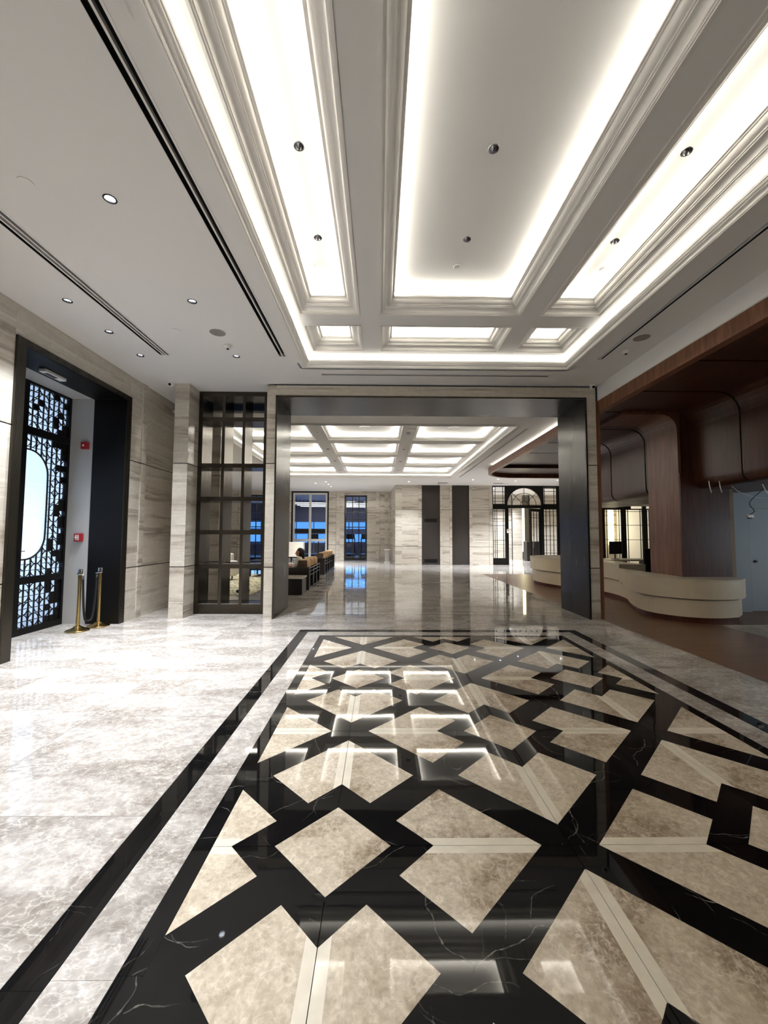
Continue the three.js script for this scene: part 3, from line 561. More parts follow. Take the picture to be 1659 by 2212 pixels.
// timber column in the bulkhead line
{
  const t = struct('wall_column', 'broad timber column rising behind the reception desk', 'column');
  const X = 5.61, p = [[4.6, BAY_Y - 0.06], [X - 0.3, BAY_Y - 0.06], ...arcP(X - 0.3, BAY_Y - 0.36, 0.3, 90, 0, 8).slice(1), [X, 0], [X + 0.05, 0], [X + 0.05, BAY_Y - 0.005], [4.6, BAY_Y - 0.005]];
  obj('side_panel', uvm(along(p, -8.4, -7.53)), M.wood, t);
  obj('front_panel', uvm(bx(X + 0.004, 6.53, 0, BAY_B + 0.3, -7.53, -7.5)), M.woodDark, t);  // front panels take the darker tint: shade of the less lit face in colour
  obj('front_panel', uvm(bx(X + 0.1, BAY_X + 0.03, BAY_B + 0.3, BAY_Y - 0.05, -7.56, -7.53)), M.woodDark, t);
  obj('rough_edge', bx(6.53, 6.6, 0, BAY_B, -7.62, -7.5), std({ color: 0x8d7d6c, roughness: 0.9 }), t);
  obj('column_core', bx(X + 0.05, 6.53, 0, BAY_B, -8.4, -7.535), M.joint, t);
}
{
  const w = struct('wall_service', 'bare unpainted service wall with a flush door', 'wall');
  obj('wall_sheet', [bx(6.6, 7.42, 0, 2.6, -8.2, -8.1), bx(7.42, 9, 2.06, 2.6, -8.2, -8.1), bx(8.4, 9, 0, 2.06, -8.2, -8.1)], M.rawWall, w);
  obj('wall_return', bx(6.53, 6.6, 0, 2.6, -8.2, -7.63), M.rawWall, w);
  const d = struct('door_2', 'flush pale service door with round lock', 'door');
  obj('leaf', bx(7.428, 8.392, 0.02, 2.048, -8.15, -8.106), M.rawWall, d); obj('lock', cyl(0.025, 0.025, 0.03, 0, 0, 0, 16).rotateX(Math.PI / 2).translate(7.52, 1.0, -8.106), M.blackMetal, d);
}
{
  const w = struct('window_2', 'added unseen daylight opening brightening the unfinished bay', 'window');  // opening, glow and area light added out of view to brighten the bay
  obj('window_pane', bx(8.97, 8.995, 0.6, 2.2, -7.2, -4.4), std({ color: 0x10141a, emissive: new THREE.Color(0.75, 0.88, 1), emissiveIntensity: 0.9 }), w);
  area('bay_added_daylight', 2.8, 1.6, V(8.96, 1.4, -5.8), V(5, 1.4, -5.8), 0.34, new THREE.Color(0.82, 0.91, 1.0));
}
// loose cables under the unfinished bulkhead
{
  const labels = ['grey cable drooping from the open bulkhead above the service door', 'white cable crossing the ceiling void over the service door', 'thin dark cable looping below the bulkhead void'];
  const runs = [[V(6.05, 2.36, -6.9), V(6.6, 2.28, -7.3), V(7.2, 2.22, -7.5), V(7.9, 2.35, -7.2)], [V(6.3, 2.36, -6.6), V(6.9, 2.25, -7.1), V(7.4, 2.24, -7.3), V(8.2, 2.3, -7.3)], [V(6.9, 2.36, -7.2), V(6.72, 2.1, -7.3), V(6.8, 1.95, -7.3), V(6.76, 1.9, -7.35)]];
  runs.forEach((p, i) => tag(obj('cable', tube(p, i === 1 ? 0.008 : 0.006, 40, 6), i === 1 ? M.whitePlastic : i ? M.blackMetal : M.greyWall), labels[i], 'cable'));
  const p = thing('junction_box', 'small white junction box dangling from a cable near the column', 'junction box', [6.76, 1.84, -7.35]); obj('box_body', rbx(-0.05, 0.05, 0, 0.05, -0.03, 0.03, 0.008), M.whitePlastic, p); obj('box_clip', bx(-0.03, 0.03, -0.02, 0, -0.02, 0.02), M.blackMetal, p);
  for (const [x, z] of [[5.62, -6.85], [5.8, -6.85]]) tag(obj('hanging_wire', tube([V(x, 2.44, z), V(x + 0.01, 2.36, z), V(x + 0.03, 2.24, z + 0.01)], 0.007, 12, 6), M.whitePlastic), 'short white wire end hanging under the bulkhead', 'wire', 'wire ends under the bulkhead');
}
// reception desks
function desk(label, pts, inner, h, pos) {
  const t = thing('reception_desk', label, 'desk', [pos[0], 0, pos[1]]);
  const local = pts.map(([x, z]) => V(x - pos[0], 0, z - pos[1])), front = new THREE.CatmullRomCurve3(local, false, 'centripetal').getPoints(60).map(p => [p.x, p.z]);
  const inn = inner.map(([x, z]) => [x - pos[0], z - pos[1]]);
  const off = o => front.map((p, i) => { const a = front[Math.max(0, i - 1)], b = front[Math.min(front.length - 1, i + 1)], dx = b[0] - a[0], dz = b[1] - a[1], l = Math.hypot(dx, dz); return [p[0] + dz / l * o, p[1] - dx / l * o]; });
  const body = o => [...off(o), ...inn];
  obj('plinth', uvm(plan(body(-0.05), 0, 0.095)), M.deskBase, t);
  obj('lower_band', plan(body(0), 0.1, h * 0.53), M.desk, t);
  obj('upper_band', plan(body(0.06), h * 0.53 + 0.022, h - 0.022), M.desk, t);
  obj('band_shade', plan(body(-0.05), h * 0.53, h * 0.53 + 0.022), M.joint, t);  // dark strip colours in the shadow under the overhanging upper band
  obj('worktop', plan(body(0.062), h - 0.018, h), M.desk, t);
  return t;
}
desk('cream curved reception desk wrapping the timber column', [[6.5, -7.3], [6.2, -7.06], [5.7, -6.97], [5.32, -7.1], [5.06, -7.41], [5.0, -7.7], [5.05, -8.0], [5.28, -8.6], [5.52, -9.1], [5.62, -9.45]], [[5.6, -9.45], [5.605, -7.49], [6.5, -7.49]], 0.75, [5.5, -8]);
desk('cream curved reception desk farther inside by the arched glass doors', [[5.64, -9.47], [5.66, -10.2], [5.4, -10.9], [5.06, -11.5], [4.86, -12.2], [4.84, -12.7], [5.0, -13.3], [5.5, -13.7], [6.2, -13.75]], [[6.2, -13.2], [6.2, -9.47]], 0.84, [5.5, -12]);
// black task chair behind the desk
{
  const c = thing('office_chair', 'black office chair pushed against the back of the desk', 'chair', [7.0, 0, -10.6]);
  obj('seat', rbx(-0.26, 0.26, 0.44, 0.53, -0.25, 0.25, 0.04), M.blackMetal, c); obj('backrest', rbx(-0.26, 0.26, 0.58, 1.18, 0.2, 0.28, 0.04), M.blackMetal, c);
  obj('gas_post', cyl(0.03, 0.03, 0.34, 0, 0.1, 0, 14), M.chrome, c);
  for (let i = 0; i < 5; i++) { const a = i * 1.2566, e = [Math.cos(a) * 0.28, Math.sin(a) * 0.28]; const l = obj('leg', tube([V(0, 0.12, 0), V(e[0] * 0.6, 0.1, e[1] * 0.6), V(e[0], 0.06, e[1])], 0.02, 10, 8), M.chrome, c); obj('castor', new THREE.SphereGeometry(0.028, 12, 10).translate(e[0], 0.028, e[1]), M.blackMetal, l); }
  for (const s of [-1, 1]) obj('armrest', tube([V(s * 0.26, 0.5, 0.05), V(s * 0.31, 0.62, 0.05), V(s * 0.31, 0.7, 0), V(s * 0.31, 0.7, -0.15)], 0.018, 16, 8), M.chrome, c);
  const k = thing('monitor', 'black computer monitor standing on a pale work counter', 'monitor', [6.75, 0.84, -11.6], 0.5);
  obj('screen', rbx(-0.29, 0.29, 0.14, 0.5, -0.015, 0.015, 0.008), M.blackMetal, k); obj('neck', bx(-0.02, 0.02, 0.01, 0.2, -0.03, -0.015), M.blackMetal, k); obj('foot', cyl(0.11, 0.11, 0.012, 0, 0, -0.02, 20), M.blackMetal, k);
  const d = thing('work_counter', 'pale back counter behind the curved desks', 'counter', [7.0, 0, -11.6]); obj('top', bx(-0.7, 0.7, 0.8, 0.84, -0.35, 0.35), M.desk, d); for (const s of [-0.66, 0.62]) obj('end_panel', bx(s, s + 0.04, 0, 0.8, -0.33, 0.33), M.darkWood, d);
}

// ------------------------------------------------------------------ lounge: ceiling
const ceilFar = struct('ceiling_lounge', 'white lounge ceiling with twelve lit coffers', 'ceiling');
{
  const open = [-4.09, 3.2, -18.0, -9.42], FL = [[-3.2, -20.2], [-2.6, -19.6], [-2.6, -20.6], [-2.6, -21.6], [1.4, -19.4], [4.3, -18.6], [5.4, -18.4], [6.4, -19.0], [8.2, -18.6], [-6, -12], [-6, -15]];
  const slots = [[3.5, 3.56, -17.8, -9.6], [-3.9, 3.1, -9.28, -9.24], [2.85, 3.35, -19.95, -19.7], [5.6, 6.1, -20.0, -19.75]];
  obj('ceiling_sheet', plan(rect(-12, 15, -24.1, -8.5), CF, CF + 0.05, [rect(open[0] - 0.018, open[1] + 0.018, open[2] - 0.018, open[3] + 0.018), ...slots.map(s => rect(...s))]), M.paint, ceilFar);
  const xs = [[-3.9, -1.81], [-1.46, 0.58], [0.93, 3.0]], list = [];
  for (const x of xs) for (let k = 0; k < 4; k++) list.push([...x, -11.44 - k * 2.07, -9.79 - k * 2.07]);
  coffered(ceilFar, open, list, CF, CF + 0.13, CF + 0.28, null, 3.4, [0.55, 0.5]);
  const lab = ['two-slot air diffuser between lounge coffers and timber ceiling', 'slot air diffuser just inside the portal', 'dark square return grille above the black wall panels', 'dark square return grille in front of the arched doors'];
  slots.forEach(([x0, x1, z0, z1], i) => { const g = thing('ceiling_grille', lab[i], 'air grille', [x0, CF, z0]); const w = x1 - x0, d = z1 - z0; obj('plenum', bx(0, w, 0.045, 0.05, 0, d), M.slot, g); obj('frame', [bx(-0.01, 0.01, -0.004, 0.002, 0, d), bx(w - 0.01, w + 0.01, -0.004, 0.002, 0, d), bx(0, w, -0.004, 0.002, -0.01, 0.008), bx(0, w, -0.004, 0.002, d - 0.008, d + 0.01)], M.paint, g); });
  const lamp = thing('downlight', 'tiny lit downlight in the lounge ceiling', 'downlight', [FL[0][0], CF, FL[0][1]], 0, 'lit downlights in the lounge ceiling');
  obj('trim_ring', new THREE.TorusGeometry(0.05, 0.008, 8, 20).rotateX(Math.PI / 2), M.whitePlastic, lamp); obj('lamp_face', cyl(0.045, 0.045, 0.004, 0, -0.004, 0, 18), M.ledCool, lamp);
  FL.slice(1).forEach(p => dup(lamp, [p[0], CF, p[1]])); FL.forEach(p => spot('lounge_lamp', [p[0], CF - 0.02, p[1]], SPOT * 1.5, 0.9));
  const bl = thing('beam_downlight', 'small dark downlight in the lounge ceiling beam', 'downlight', [-1.635, CF + 0.13, -10.6], 0, 'downlights in the lounge beams');
  obj('trim_ring', new THREE.TorusGeometry(0.05, 0.01, 8, 20).rotateX(Math.PI / 2), M.chrome, bl); obj('lamp_face', cyl(0.045, 0.045, 0.004, 0, -0.003, 0, 18), M.blackMetal, bl);
  for (const x of [-1.635, 0.755]) for (let k = 0; k < 4; k++) if (k || x > 0) dup(bl, [x, CF + 0.13, -10.6 - 2.07 * k]);
  const rs = thing('ceiling_disc', 'white round speaker disc in a lounge coffer', 'speaker', [-0.4, CF + 0.28, -10.6], 0, 'round discs in the lounge coffers'); obj('disc', cyl(0.13, 0.13, 0.02, 0, -0.02, 0, 28), M.whitePlastic, rs); obj('rim', new THREE.TorusGeometry(0.13, 0.01, 8, 28).rotateX(Math.PI / 2).translate(0, -0.012, 0), M.paint, rs);
  dup(rs, [1.95, CF + 0.28, -10.6]);
}
// ------------------------------------------------------------------ lounge: walls
const FZ = -24.0, PZ = -20.75;
const wallFar = struct('wall_far', 'streaked stone end wall of the lounge', 'wall');
const tierClad = (x0, x1, z = FZ, t = -0.25) => cladZ(wallFar, z, t, x0, x1, CF);
tierClad(-12, -9.9); tierClad(-9.0, -8.35); tierClad(-8.33, -7.75); tierClad(-6.45, -5.2); tierClad(-3.0, -2.58); tierClad(-2.57, -2.08); tierClad(-0.73, 0.0); tierClad(0.01, 0.6);
cladZ(wallFar, FZ, -0.25, -2.08, -0.73, CF, 3.84); cladZ(wallFar, FZ, -0.25, -7.75, -6.45, CF, 3.84); cladZ(wallFar, FZ, -0.25, -9.9, -9.0, CF, 2.7);
obj('dark_panel', bx(-9.9, -9.0, 0, 2.7, FZ - 0.1, FZ - 0.02), M.blackPanel, wallFar);
obj('window_surround', [bx(-5.2, -5.12, 0, CF, FZ - 0.2, FZ), bx(-3.08, -3.0, 0, CF, FZ - 0.2, FZ), bx(-5.12, -3.08, 3.98, CF, FZ - 0.2, FZ)], M.blackMetal, wallFar);
for (const x of [-2.56, -0.22, 0.3]) cladZ(wallFar, FZ + 0.025, -0.02, x, x + 0.22, CF);
const wallPanel = struct('wall_lift', 'stone wall with tall black panels at the lounge corner', 'wall');
{
  const face = (x0, x1, o = 0) => cladZ(wallPanel, PZ + o, -0.2, x0, x1, CF);
  for (const [a, b] of TIERS) obj('stone_panel', uvm(plan([[0.8, PZ], [0.84, PZ], [0.64, FZ], [0.6, FZ]], a, Math.min(b, CF)), rand(), rand()), M.stone, wallPanel);
  obj('wall_core', plan([[0.845, PZ - 0.03], [1.1, PZ - 0.03], [1.1, FZ], [0.645, FZ]], 0, CF), M.joint, wallPanel);
  face(0.8, 1.14, 0.03); face(1.14, 1.98); face(1.98, 2.155, 0.03); face(3.083, 3.2, 0.03); face(3.2, 3.58); face(3.58, 3.702, 0.03); face(4.584, 4.74, 0.03); face(4.74, 5.6); face(5.6, 5.78, 0.03);
  const d = new THREE.Group(), e = new THREE.Group(); d.name = e.name = 'black_panel'; d.position.set(2.62, 0, PZ - 0.05); e.position.set(4.143, 0, PZ - 0.05); wallPanel.add(d, e);
  d.userData.label = 'black panel with two air grilles'; e.userData.label = 'plain black panel';
  obj('sheet', bx(-0.463, 0.463, 0, CF, -0.03, 0), M.liftPanel, d);
  for (const y of [2.16, 0.1]) { obj('grille', bx(-0.33, 0.33, y, y + 0.18, 0, 0.006), M.blackMetal, d); for (let i = 0; i < 5; i++) obj('louvre', bx(-0.32, 0.32, y + 0.02 + i * 0.034, y + 0.032 + i * 0.034, 0.006, 0.016), M.slot, d); }
  obj('sheet', bx(-0.441, 0.441, 0, CF, -0.03, 0), M.liftPanel, e); for (const x of [-0.441, 0.425]) obj('edge_trim', bx(x, x + 0.016, 0, CF, 0, 0.02), M.darkBronze, e);
}
const wallSide = struct('wall_side', 'plain walls closing the lounge at its sides', 'wall');
obj('wall_sheet', [bx(-12.2, -12, 0, CF, -24.2, -8.5), bx(15, 15.2, -0.1, CF + 0.3, -28, 4.7), bx(-12, -4.62, 0, CF, -8.7, -8.5)], M.paint, wallSide);
obj('wall_sheet', [bx(-12.2, -4.4, 0, CF, -8.52, -8.5)], M.paint, wallSide);

// glazed doors and window into the exercise room
function glazed(name, label, x0, x1, y0, y1, z, cols, rows, material, bar, frame, kind) {
  const t = thing(name, label, kind, [(x0 + x1) / 2, 0, z]), w = (x1 - x0) / 2;
  obj('frame', [bx(-w, -w + frame, y0, y1, -0.05, 0.05), bx(w - frame, w, y0, y1, -0.05, 0.05), bx(-w + frame, w - frame, y1 - frame, y1, -0.05, 0.05), bx(-w + frame, w - frame, y0, y0 + frame * 1.6, -0.05, 0.05)], material, t);
  const xs = [-w + frame, ...cols.map(c => -w + frame + c * (2 * w - 2 * frame)), w - frame], ys = [y0 + frame * 1.6, ...rows.map(r => y0 + frame * 1.6 + r * (y1 - y0 - 2.6 * frame)), y1 - frame];
  for (const x of xs.slice(1, -1)) obj('mullion', bx(x - bar / 2, x + bar / 2, ys[0], ys[ys.length - 1], -0.03, 0.03), material, t);
  for (const y of ys.slice(1, -1)) obj('transom', bx(xs[0], xs[xs.length - 1], y - bar / 2, y + bar / 2, -0.031, 0.031), material, t);
  for (let i = 0; i + 1 < xs.length; i++) for (let j = 0; j + 1 < ys.length; j++) obj('pane', bx(xs[i] + 0.002, xs[i + 1] - 0.002, ys[j] + 0.002, ys[j + 1] - 0.002, -0.004, 0.004), M.glass, t);
  return t;
}
M.whiteFrame = std({ color: 0xdedbd5, roughness: 0.5 });
glazed('glazed_door', 'tall dark glazed door with small panes in the stone end wall', -2.06, -0.75, 0.02, 3.82, FZ - 0.06, [1 / 3, 2 / 3], [0.25, 0.5, 0.62, 0.75], M.darkBronze, 0.05, 0.09, 'door');
glazed('glazed_door', 'dark glazed door half hidden behind the bronze screen', -7.73, -6.47, 0.02, 3.82, FZ - 0.06, [1 / 3, 2 / 3], [0.25, 0.5, 0.62, 0.75], M.darkBronze, 0.05, 0.09, 'door');
{
  const t = glazed('french_window', 'white framed double window looking into the blue lit room', -5.11, -3.09, 0.02, 3.97, FZ - 0.08, [0.5], [0.27], M.whiteFrame, 0.14, 0.1, 'window');
  obj('meeting_stile', bx(-0.012, 0.012, 0.1, 3.87, 0.03, 0.05), M.whitePlastic, t);
}
{
  const g = struct('wall_gym', 'dim exercise room behind the glazed doors', 'wall');
  const dk = std({ color: 0x80859c, roughness: 0.8 });
  obj('room_shell', [bx(-12, 0.6, -0.1, CF, -31.2, -31), bx(-12.2, -12, -0.1, CF, -31, -24.25), bx(0.6, 0.8, -0.1, CF, -31, -24.25), bx(-12, 0.6, CF, CF + 0.1, -31, -24.25)], dk, g);
  obj('room_floor', bx(-12, 0.6, -0.1, 0, -31, -24.25), std({ color: 0x50566b, roughness: 0.35 }), g);
  const blue = std({ color: 0x05080f, emissive: new THREE.Color(0.1, 0.36, 0.95), emissiveIntensity: 0.6 });
  const w = struct('window_1', 'row of blue lit windows across the exercise room', 'window');
  for (let i = 0; i < 9; i++) { obj('window_pane', bx(-11.6 + i * 1.33, -10.35 + i * 1.33, 0.9, 1.55, -30.98, -30.95), blue, w); obj('window_pane', bx(-11.6 + i * 1.33, -10.35 + i * 1.33, 1.95, 2.45, -30.98, -30.95), blue, w); }
  area('gym_window_light', 11, 1.5, V(-5.6, 1.7, -30.9), V(-5.6, 1.7, -24), 0.7, new THREE.Color(0.1, 0.4, 1.0));
  tag(obj('valance_box', bx(-7, -2.6, 1.6, 1.92, -29.6, -29.2), M.blackMetal), 'dark boxed beam crossing the blue lit room', 'beam');
  const lit = std({ color: 0x222222, emissive: new THREE.Color(0.9, 0.95, 1), emissiveIntensity: 1.6 });
  for (let i = 0; i < 4; i++) { const l = thing('linear_lamp', 'long slim ceiling lamp in the exercise room', 'lamp', [-3.6, CF - 0.5, -26.4 - i * 1.2], 0.14, 'linear lamps in the exercise room'); obj('tube_light', bx(-2.2, 3.0, -0.012, 0.012, -0.025, 0.025), lit, l); obj('hanger', [bx(-2, -1.98, 0.012, 0.5, -0.01, 0.01), bx(2, 2.02, 0.012, 0.5, -0.01, 0.01)], M.blackMetal, l); area('linear_light', 5.4, 0.08, V(-3.5, CF - 0.54, -26.4 - i * 1.2), V(-3.5, 0, -26.4 - i * 1.2), 2.0, new THREE.Color(0.85, 0.92, 1)); }
  const tm = thing('treadmill', 'dark treadmill in the blue lit room behind glass', 'treadmill', [-4.6, 0, -27.6], 0, 'treadmills in the exercise room');
  obj('deck', rbx(-0.4, 0.4, 0.06, 0.22, -0.9, 0.9, 0.04), M.blackMetal, tm); for (const s of [-0.36, 0.36]) obj('post', tube([V(s, 0.2, -0.7), V(s, 0.8, -0.8), V(s, 1.25, -0.7)], 0.035, 16, 8), M.blackMetal, tm); obj('console', rbx(-0.36, 0.36, 1.2, 1.55, -0.78, -0.68, 0.03), M.blackMetal, tm); obj('foot_rail', [bx(-0.4, -0.34, 0, 0.08, -0.85, 0.85), bx(0.34, 0.4, 0, 0.08, -0.85, 0.85)], M.blackMetal, tm);
  for (const p of [[-3.4, 0, -27.6], [-2.1, 0, -27.9], [-0.9, 0, -27.6], [-7.2, 0, -27.6]]) dup(tm, p);
}
// ------------------------------------------------------------------ arched glass entrance
const EZ = -20.85;
{
  const t = thing('arched_entrance', 'black framed entrance with fanlight arch and gridded side lights', 'entrance', [7.45, 0, EZ]);
  const K = M.blackMetal, cx = 0, R = 0.88, sy = 3.06;
  // head panel with arch cut out
  const s = shapeOf([[-0.95, 2.9], [0.95, 2.9], [0.95, CF], [-0.95, CF]]), h = new THREE.Path(); h.moveTo(-R, sy); for (let i = 0; i <= 24; i++) { const a = Math.PI * (1 - i / 24); h.lineTo(R * Math.cos(a), sy + R * Math.sin(a)); } h.closePath(); s.holes.push(h);
  obj('arch_panel', new THREE.ExtrudeGeometry(s, { depth: 0.08, bevelEnabled: false }).translate(0, 0, -0.04), K, t);
  const fan = new THREE.Shape(); fan.moveTo(-R, sy); for (let i = 0; i <= 24; i++) { const a = Math.PI * (1 - i / 24); fan.lineTo(R * Math.cos(a), sy + R * Math.sin(a)); } fan.closePath();
  obj('fan_pane', new THREE.ExtrudeGeometry(fan, { depth: 0.006, bevelEnabled: false }).translate(0, 0, -0.003), M.glass, t);
  for (const a of [45, 90, 135]) { const q = a * Math.PI / 180; obj('fan_bar', tube([V(0.18 * Math.cos(q), sy + 0.18 * Math.sin(q), 0), V(R * 0.99 * Math.cos(q), sy + R * 0.99 * Math.sin(q), 0)], 0.014, 4, 6), K, t); }
  for (const r of [0.2, 0.62]) obj('fan_ring', tube(Array.from({ length: 17 }, (_, i) => V(r * Math.cos(Math.PI * i / 16), sy + r * Math.sin(Math.PI * i / 16), 0)), 0.014, 40, 6), K, t);
  obj('post', bx(-0.95, -0.83, 0, 2.9, -0.05, 0.05), K, t); obj('post', bx(0.83, 0.95, 0, 2.9, -0.05, 0.05), K, t);
  const grid = (x0, x1, y0, y1, cols, rows, name) => { const p = obj(name, [bx(x0, x0 + 0.05, y0, y1, -0.04, 0.04), bx(x1 - 0.05, x1, y0, y1, -0.04, 0.04), bx(x0, x1, y1 - 0.06, y1, -0.04, 0.04), bx(x0, x1, y0, y0 + 0.06, -0.04, 0.04)], K, t); for (const c of cols) obj('glazing_bar', bx(c - 0.012, c + 0.012, y0, y1, -0.02, 0.02), K, p); for (const r of rows) obj('glazing_bar', bx(x0, x1, r - 0.012, r + 0.012, -0.021, 0.021), K, p); obj('side_pane', bx(x0 + 0.05, x1 - 0.05, y0 + 0.06, y1 - 0.06, -0.003, 0.003), M.glass, p); };
  grid(-1.66, -0.95, 3.06, CF, [-1.5, -1.1], [3.75, 3.42, 3.25], 'upper_light'); grid(-1.66, -0.95, 0, 2.9, [-1.52, -1.42, -1.08], [2.76, 2.36, 2.0, 1.25], 'side_light');
  obj('kick_plate', bx(-1.61, -1.0, 0.06, 0.34, -0.03, 0.03), K, t); obj('cross_rail', bx(-1.66, 5.5, 2.9, 3.06, -0.06, 0.06), K, t);
  grid(0.95, 1.72, 3.06, CF, [1.05, 1.55], [3.78, 3.28], 'upper_light'); grid(0.95, 1.72, 0, 2.9, [1.12, 1.32, 1.5], [2.74, 2.0, 1.28, 0.6], 'side_light');
  for (let i = 0; i < 5; i++) { const x = 1.9 + i * 1.1; grid(x, x + 0.95, 3.06, CF, [x + 0.14, x + 0.8], [3.4], 'upper_light'); grid(x, x + 0.95, 0, 2.9, [x + 0.16, x + 0.8], [2.75, 2.05, 1.3], 'side_light'); obj('post', bx(x - 0.18, x, 0, CF, -0.05, 0.05), K, t); }
  const l = thing('access_reader', 'small white card reader on the black entrance frame', 'card reader', [6.56, 1.62, EZ + 0.05]); obj('reader_body', rbx(-0.04, 0.04, 0, 0.2, 0, 0.03, 0.01), M.whitePlastic, l); obj('reader_window', bx(-0.02, 0.02, 0.11, 0.16, 0.03, 0.034), M.blackMetal, l);
  // open leaf
  const d = new THREE.Group(); d.name = 'door_leaf'; d.position.set(0.83, 0, -0.06); d.rotation.y = 0.62; d.userData.label = 'open glazed leaf'; t.add(d);
  obj('leaf_frame', [bx(-0.84, -0.76, 0.01, 2.86, -0.03, 0.03), bx(-0.08, 0, 0.01, 2.86, -0.03, 0.03), bx(-0.76, -0.08, 2.72, 2.86, -0.03, 0.03), bx(-0.76, -0.08, 0.01, 0.4, -0.03, 0.03)], K, d); for (const x of [-0.55, -0.3]) obj('glazing_bar', bx(x - 0.012, x + 0.012, 0.4, 2.72, -0.015, 0.015), K, d); for (const y of [2.4]) obj('glazing_bar', bx(-0.76, -0.08, y - 0.012, y + 0.012, -0.016, 0.016), K, d);
  obj('leaf_pane', bx(-0.76, -0.08, 0.4, 2.72, -0.003, 0.003), M.glass, d); obj('pull_handle', tube([V(-0.72, 0.9, 0.03), V(-0.72, 0.95, 0.08), V(-0.72, 1.5, 0.08), V(-0.72, 1.55, 0.03)], 0.012, 20, 8), M.chrome, d);
  const w = struct('wall_porch_stone', 'bright stone lined entrance porch beyond the arch', 'wall');
  cladZ(w, -25.6, -0.2, 5, 8.9, CF); cladZ(w, -25.6, -0.2, 9.5, 15, CF); cladZ(w, -25.3, -0.2, 8.3, 8.9, CF); obj('porch_ceiling', bx(5, 15, CF, CF + 0.1, -28, -21), M.paint, w); obj('porch_side', [bx(4.9, 5, 0, CF, -28, -20.8)], M.paint, w); obj('porch_end', bx(5, 15, 0, CF, -28, -27.6), M.paint, w);
  const warm = std({ color: 0x2a2418, emissive: new THREE.Color(1, 0.86, 0.5), emissiveIntensity: 2.2 });
  tag(obj('light_panel', bx(8.95, 9.12, 0.5, 3.3, -25.58, -25.5), warm), 'tall warm light strip in the entrance porch', 'lamp'); area('warm_strip', 0.17, 2.8, V(9.03, 1.9, -25.46), V(9.03, 1.9, -20), 4, new THREE.Color(1, 0.86, 0.5));
  for (let i = 0; i < 4; i++) { tag(obj('light_panel', bx(12.6 + i * 0.62, 12.9 + i * 0.62, 0.9, 3.2, -25.58, -25.5), warm), 'warm backlit wall strip behind the far glazing', 'lamp', 'warm wall strips behind the far glazing'); area('warm_strip', 0.3, 2.3, V(12.75 + i * 0.62, 2.0, -25.46), V(12.75 + i * 0.62, 2.0, -20), 2.5, new THREE.Color(1, 0.88, 0.6)); }
  for (const [x, z] of [[6.2, -23.6], [7.8, -24.4], [10.5, -23.6], [6.2, -22]]) { const p = thing('downlight', 'bright downlight in the entrance porch ceiling', 'downlight', [x, CF, z], 0, 'porch downlights'); obj('lamp_face', cyl(0.06, 0.06, 0.006, 0, -0.006, 0, 20), M.ledCool, p); obj('trim_ring', new THREE.TorusGeometry(0.065, 0.008, 8, 20).rotateX(Math.PI / 2), M.whitePlastic, p); spot('porch_lamp', [x, CF - 0.02, z], SPOT * 2.2, 0.9); }
  const c = thing('cabinet', 'dark low cabinet in the entrance porch', 'cabinet', [9.2, 0, -24.3]); obj('carcass', rbx(-0.5, 0.5, 0.05, 1.15, -0.3, 0.3, 0.015), M.darkWood, c); obj('plinth', bx(-0.46, 0.46, 0, 0.05, -0.26, 0.26), M.blackMetal, c);
}
// ------------------------------------------------------------------ lounge furniture
function sofa(label, x, z0, z1, n) { // back faces the aisle at x, runs z0 (near) to z1 (far)
  const len = z0 - z1, t = thing('sofa', label, 'sofa', [x - 0.42, 0, (z0 + z1) / 2]), h = len / 2, B = 0.42;
  const K = M.darkWood;
  for (const s of [-1, 1]) { obj('arm_panel', rbx(-B, B, 0, 0.6, s > 0 ? h - 0.07 : -h, s > 0 ? h : -h + 0.07, 0.008), K, t); obj('arm_cap', bx(-B, B, 0.6, 0.615, s > 0 ? h - 0.07 : -h, s > 0 ? h : -h + 0.07), M.darkBronze, t); }
  obj('seat_base', bx(-B, B - 0.06, 0.12, 0.28, -h + 0.07, h - 0.07), K, t); obj('seat_cushion', rbx(-B + 0.02, B - 0.16, 0.28, 0.42, -h + 0.08, h - 0.08, 0.04), M.brown, t);
  const m = n, step = (len - 0.14) / m;
  for (let i = 0; i <= m; i++) { const z = -h + 0.07 + i * step; obj('back_post', bx(B - 0.05, B, 0, 0.62, z - 0.018, z + 0.018), M.darkBronze, t); }
  for (const y of [0.03, 0.38, 0.48, 0.57]) obj('back_rail', bx(B - 0.045, B - 0.005, y, y + 0.025, -h + 0.07, h - 0.07), M.darkBronze, t);
  obj('back_board', bx(B - 0.09, B - 0.05, 0.05, 0.6, -h + 0.07, h - 0.07), M.blackPanel, t);
  for (let i = 0; i < m; i++) { const z = -h + 0.07 + i * step; obj('back_cushion', rbx(B - 0.3, B - 0.06, 0.42, 0.82, z + 0.012, z + step - 0.012, 0.07, 4), i % 2 || true ? M.tan : M.brown, t); obj('cushion_side', rbx(B - 0.31, B - 0.07, 0.42, 0.8, z + step - 0.014, z + step + 0.006, 0.008), M.brown, t); }
  return t;
}
sofa('dark slatted sofa with tan cushions where a person sits', -1.9, -11.1, -13.1, 3); sofa('dark slatted sofa with tan cushions nearest the white framed window', -2.05, -15.4, -18.7, 5);
